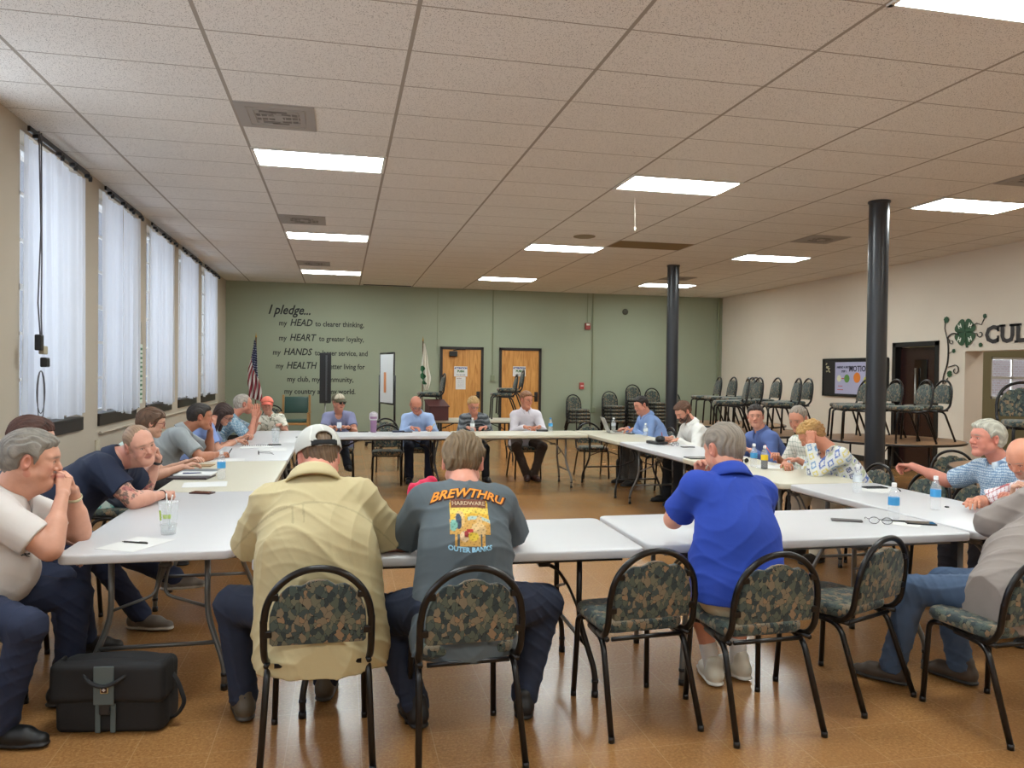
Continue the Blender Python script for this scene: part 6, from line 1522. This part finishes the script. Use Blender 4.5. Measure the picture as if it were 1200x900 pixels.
# spiral notebook
t=thing('spiral_notebook','open white notebook with black spiral binding','notebook',(-.06,3.86,TH),.06)
bm=B(); box(bm,(0,-.01,.004),(.34,.22,.008),bev=.002); obj('pages',bm,M_PAPER,t)
for k in range(14):
    bm=B(); tube(bm,[(-.15+.023*k+.0,.10+.010*math.cos(a),.008+.010*math.sin(a)) for a in [i*2*PI/10 for i in range(10)]],.0028,6,closed=True); obj('spiral_ring',bm,M_BLACK,t,True)
def spectacles(label,x,y,rot,m,name='eyeglasses',sun=False,open_=True,z=TH,s=1.0):
    t=thing(name,label,'glasses',(x,y,z),math.radians(rot)); bm=B()
    for q in (-1,1): tube(bm,[(q*.034*s+.027*s*math.cos(a),0,.02*s+.018*s*math.sin(a)) for a in [i*2*PI/16+.01 for i in range(16)]],.0018,6,closed=True)
    tube(bm,[(-.008*s,0,.026*s),(.008*s,0,.026*s)],.0018,6); obj('rims',bm,m,t,True)
    for q in (-1,1):
        bm=B(); tube(bm,[(q*.061*s,0,.026*s),(q*.066*s,-.012,.026*s),(q*(.066 if open_ else .02)*s,-.11*s if open_ else -.02,.018*s),(q*(.066 if open_ else -.02)*s,-.14*s if open_ else -.022,.004)],.0018,6); obj('temple',bm,m,t,True)
        bm=B(); lathe(bm,[(.001,0),(.024*s,0),(.024*s,.0008),(.001,.0008)],(0,0,0),16,mat4=Matrix.Translation((q*.034*s,0,.02*s))@Matrix.Rotation(PI/2,4,'X')); obj('lens',bm,mat('dark_lens',(24,24,26),.05) if sun else M_CUPM,t)
    return t
spectacles('thin wire eyeglasses on the left table before the spiral notebook',.03,3.10,100,mat('wire_grey',(80,80,84),.3,.8))
spectacles('thin metal eyeglasses on the right corner table',3.84,-1.03,150,mat('wire_grey'))
spectacles('dark eyeglasses before the bearded man',4.68,3.60,200,M_PB)
spectacles('dark sunglasses beside the blue-label bottle',4.62,1.90,195,M_PB,'sunglasses',True)
slab('eyeglass_sleeve','slim grey eyeglass sleeve left of the wire eyeglasses','case',3.70,-.92,.17,.045,.012,-28,mat('grey_sleeve',(92,88,88),.5),bev=.005)
slab('bottle_cap_lid','tiny black lid near the bald man in check','lid',4.67,-.60,.02,.02,.008,0,M_PB)
# purple tumbler
t=thing('tumbler','tall lavender tumbler with a pale handle','tumbler',(1.26,5.90,TH))
bm=B(); lathe(bm,[(.001,0),(.037,0),(.04,.004),(.047,.20),(.047,.215),(.001,.215)],(0,0,0),24); obj('tumbler_body',bm,mat('lavender_steel',(160,122,156),.4),t,sharp=40)
bm=B(); lathe(bm,[(.001,.215),(.048,.215),(.048,.235),(.044,.262),(.02,.268),(.001,.268)],(0,0,0),24); obj('lid',bm,mat('pale_lid',(206,200,208),.4),t,sharp=40)
bm=B(); tube(bm,fillet([(-.046,0,.175),(-.054,-.02,.185),(-.052,-.03,.26),(0,-.03,.285),(.052,-.03,.26),(.054,-.02,.185),(.046,0,.175)],.02),.006,8); lathe(bm,[(.049,.165),(.049,.185)],(0,0,0),24); obj('handle',bm,mat('pale_lid'),t,True)
# laptop
t=thing('laptop','open silver laptop seen from behind at the right table','laptop',(4.68,5.62,TH),math.radians(-98+180))
M_ALU=mat('laptop_silver',(186,186,184),.35,.4)
bm=B(); box(bm,(0,0,.008),(.32,.22,.014),bev=.004); obj('base',bm,M_ALU,t)
bm=B(); box(bm,(0,-.02,.0158),(.28,.11,.002)); obj('keyboard',bm,M_PB,t)
bm=B(); box(bm,(0,.155,.118),(.32,.008,.22),Matrix.Rotation(-.42,3,'X'),bev=.003); obj('lid',bm,M_ALU,t)
# camera-like speakerphone
t=thing('document_camera','black boxy device with a round lens on the right table','device',(4.56,3.86,TH),.2)
bm=B(); box(bm,(0,0,.02),(.16,.24,.035),bev=.01); obj('base',bm,M_PB,t)
bm=B(); lathe(bm,[(.001,.03),(.05,.035),(.06,.06),(.05,.09),(.02,.10),(.001,.10)],(0.02,-.04,0),18); obj('dome',bm,M_PB,t,True)
# tools in hands
def held(key,side,label,m,tip,L=.16,name='pen',cat='pen'):
    S=PEO[key]; wr,hd,pn,tv=S['hands'][0 if side=='l' else 1]; c=wr+hd*.115+pn*.03+tv*.02; d=nrm(tv*.55-pn*.75-hd*.2)
    t=thing(name,label,cat,tuple(c+np.array(S['root'].location))); 
    bm=B(); tube(bm,[tuple(-d*.045),tuple(d*(L-.045))],.0045,8); obj('barrel',bm,m,t,True); bm=B(); tube(bm,[tuple(-d*.045),tuple(-d*.058)],.004,6,rs=[.004,.001]); obj('tip',bm,tip,t,True)
held('wplaid','r','orange pencil held by the man in the white plaid shirt',mat('pencil_orange',(214,96,50),.5),mat('pencil_wood',(220,190,150),.6),.18,'pencil','pencil')
held('beard','r','dark red pen held by the bearded man',mat('pen_red',(150,50,44),.4),M_STEEL)
held('lbshirt','l','yellow pen held by the bald writer',mat('pen_yellow',(206,180,80),.4),M_STEEL)
held('grey','r','pen held by the dark-haired man in grey',M_PB,M_STEEL,.14)
held('lblue','r','pen held by the woman in light blue',M_PB,M_STEEL,.14)
t=thing('phone','pale phone held by the woman in the lavender tee','phone',(.80,6.0,.83),0,GP); bm=B(); box(bm,(0,0,0),(.065,.009,.12),Matrix.Rotation(-.9,3,'X'),bev=.003); obj('body',bm,mat('phone_white',(150,156,166),.3),t)
# red cloth bag on the table
t=thing('red_bag','bright pinkish red cloth bag standing at the left of the grey tee man','bag',(1.24,-.76,TH),.2)
Fd=Field((-.14,-.12,-.01),(.16,.12,.30),.006)
Fd.add(rcone((0,0,.05),(.02,0,.2),.07,.05,flat=((0,1,0),.6)),.03); Fd.add(rcone((-.03,0,.21),(.06,0,.255),.035,.03,flat=((0,1,0),.5)),.03); Fd.add(rcone((-.05,0,.225),(-.06,.01,.19),.02,.015),.02); Fd.cut((0,0,.001),(0,0,-1))
Fd.disp(lambda X,Y,Z: -.006*(1-np.abs(np.sin(X*40+3*np.sin(Z*22)+Z*18)))**2+.002)
mesh_from('bag_cloth',[Fd.net()],mat('red_nylon',(214,40,82),.5),t)
# black messenger bag on the floor
t=thing('briefcase','black messenger bag with grey centre strap on the floor by the table leg','bag',(-.135,-1.16,0),math.radians(-9))
M_BAG=mat('black_nylon',(26,26,28),.75,bp=(500,.25)); M_BG=mat('grey_strap',(88,98,98),.7)
Fd=Field((-.30,-.14,-.01),(.30,.14,.36),.006)
def bb(c,hs,r):
    c=A3(*c);hs=A3(*hs)
    def fn(X,Y,Z):
        q=[np.abs(X-c[0])-hs[0]+r,np.abs(Y-c[1])-hs[1]+r,np.abs(Z-c[2])-hs[2]+r]; m=[np.maximum(v,0) for v in q]
        return (np.sqrt(m[0]**2+m[1]**2+m[2]**2)+np.minimum(np.maximum(np.maximum(q[0],q[1]),q[2]),0)-r).astype(np.float32)
    return fn,c-hs,c+hs
Fd.add(bb((0,0,.145),(.235,.085,.145),.035),.0); Fd.add(bb((.0,-.07,.10),(.225,.04,.10),.03),.02); Fd.add(ell((0,.0,.285),(.215,.06,.03)),.02)
Fd.disp(lambda X,Y,Z: .004*np.sin(X*18+Z*9)*np.sin(Z*22)); Fd.cut((0,0,.002),(0,0,-1))
mesh_from('bag_body',[Fd.net()],M_BAG,t)
Fd=Field((-.28,-.17,.08),(.28,.06,.33),.006); Fd.add(bb((0,-.055,.225),(.243,.075,.088),.03),0); Fd.sub(bb((0,.02,.17),(.22,.1,.15),.03),.01); Fd.disp(lambda X,Y,Z: .003*np.sin(X*14+Z*14)); mesh_from('front_flap',[Fd.net()],M_BAG,t)
bm=B(); box(bm,(-.005,-.134,.22),(.085,.008,.165),bev=.003); obj('centre_panel',bm,M_BG,t)
for q in (-1,1): bm=B(); box(bm,(-.005+q*.032,-.116,.072),(.022,.008,.125),bev=.003); obj('lower_strap',bm,M_BG,t)
bm=B(); box(bm,(-.005,-.124,.118),(.045,.018,.055),bev=.006); obj('buckle',bm,mat('bag_buckle',(40,40,42),.35),t)
bm=B(); box(bm,(0,-.140,.205),(.034,.006,.034),bev=.004); obj('badge',bm,mat('badge_brass',(200,190,150),.3,.8),t)
bm=B(); box(bm,(0,-.1435,.205),(.024,.003,.024),bev=.002); obj('badge_face',bm,mat('badge_dark',(60,30,30),.4),t)
bm=B(); box(bm,(0,-.1455,.205),(.014,.002,.005)); box(bm,(0,-.1455,.205),(.005,.002,.014)); obj('badge_cross',bm,mat('badge_white2',(225,225,225),.4),t)
bm=B(); tube(bm,fillet([(-.11,-.10,.29),(-.075,-.14,.24),(-.0,-.15,.215),(.075,-.14,.25),(.11,-.09,.295)],.04,5),.010,8,flat=(1,.7)); obj('handle',bm,M_BAG,t,True)
bm=B(); tube(bm,fillet([(.20,.0,.26),(.262,-.02,.20),(.30,-.03,.10),(.27,-.04,.05),(.235,-.03,.03)],.05,5),.014,8,flat=(1,.4)); obj('shoulder_strap',bm,M_BAG,t,True)
bm=B(); box(bm,(.232,-.02,.235),(.012,.03,.03),bev=.004); obj('strap_ring',bm,M_STEEL,t)
# black backpack under the laptop table
t=thing('backpack','black backpack on the floor under the laptop table','bag',(5.02,5.95,0),.3)
Fd=Field((-.24,-.2,-.01),(.24,.2,.46),.01); Fd.add(bb((0,0,.17),(.19,.12,.17),.07),0); Fd.add(bb((0,-.1,.12),(.15,.06,.11),.05),.03); Fd.cut((0,0,.002),(0,0,-1)); mesh_from('bag_body',[Fd.net()],M_BAG,t)
bm=B(); tube(bm,fillet([(-.05,0,.33),(-.04,0,.39),(.04,0,.39),(.05,0,.33)],.03),.008,8); obj('handle',bm,M_BAG,t,True)
bm=B(); tube(bm,fillet([(-.17,-.05,.26),(-.27,-.06,.14),(-.24,-.06,.03),(-.17,-.04,.04)],.05),.010,8); obj('shoulder_strap',bm,M_BAG,t,True)
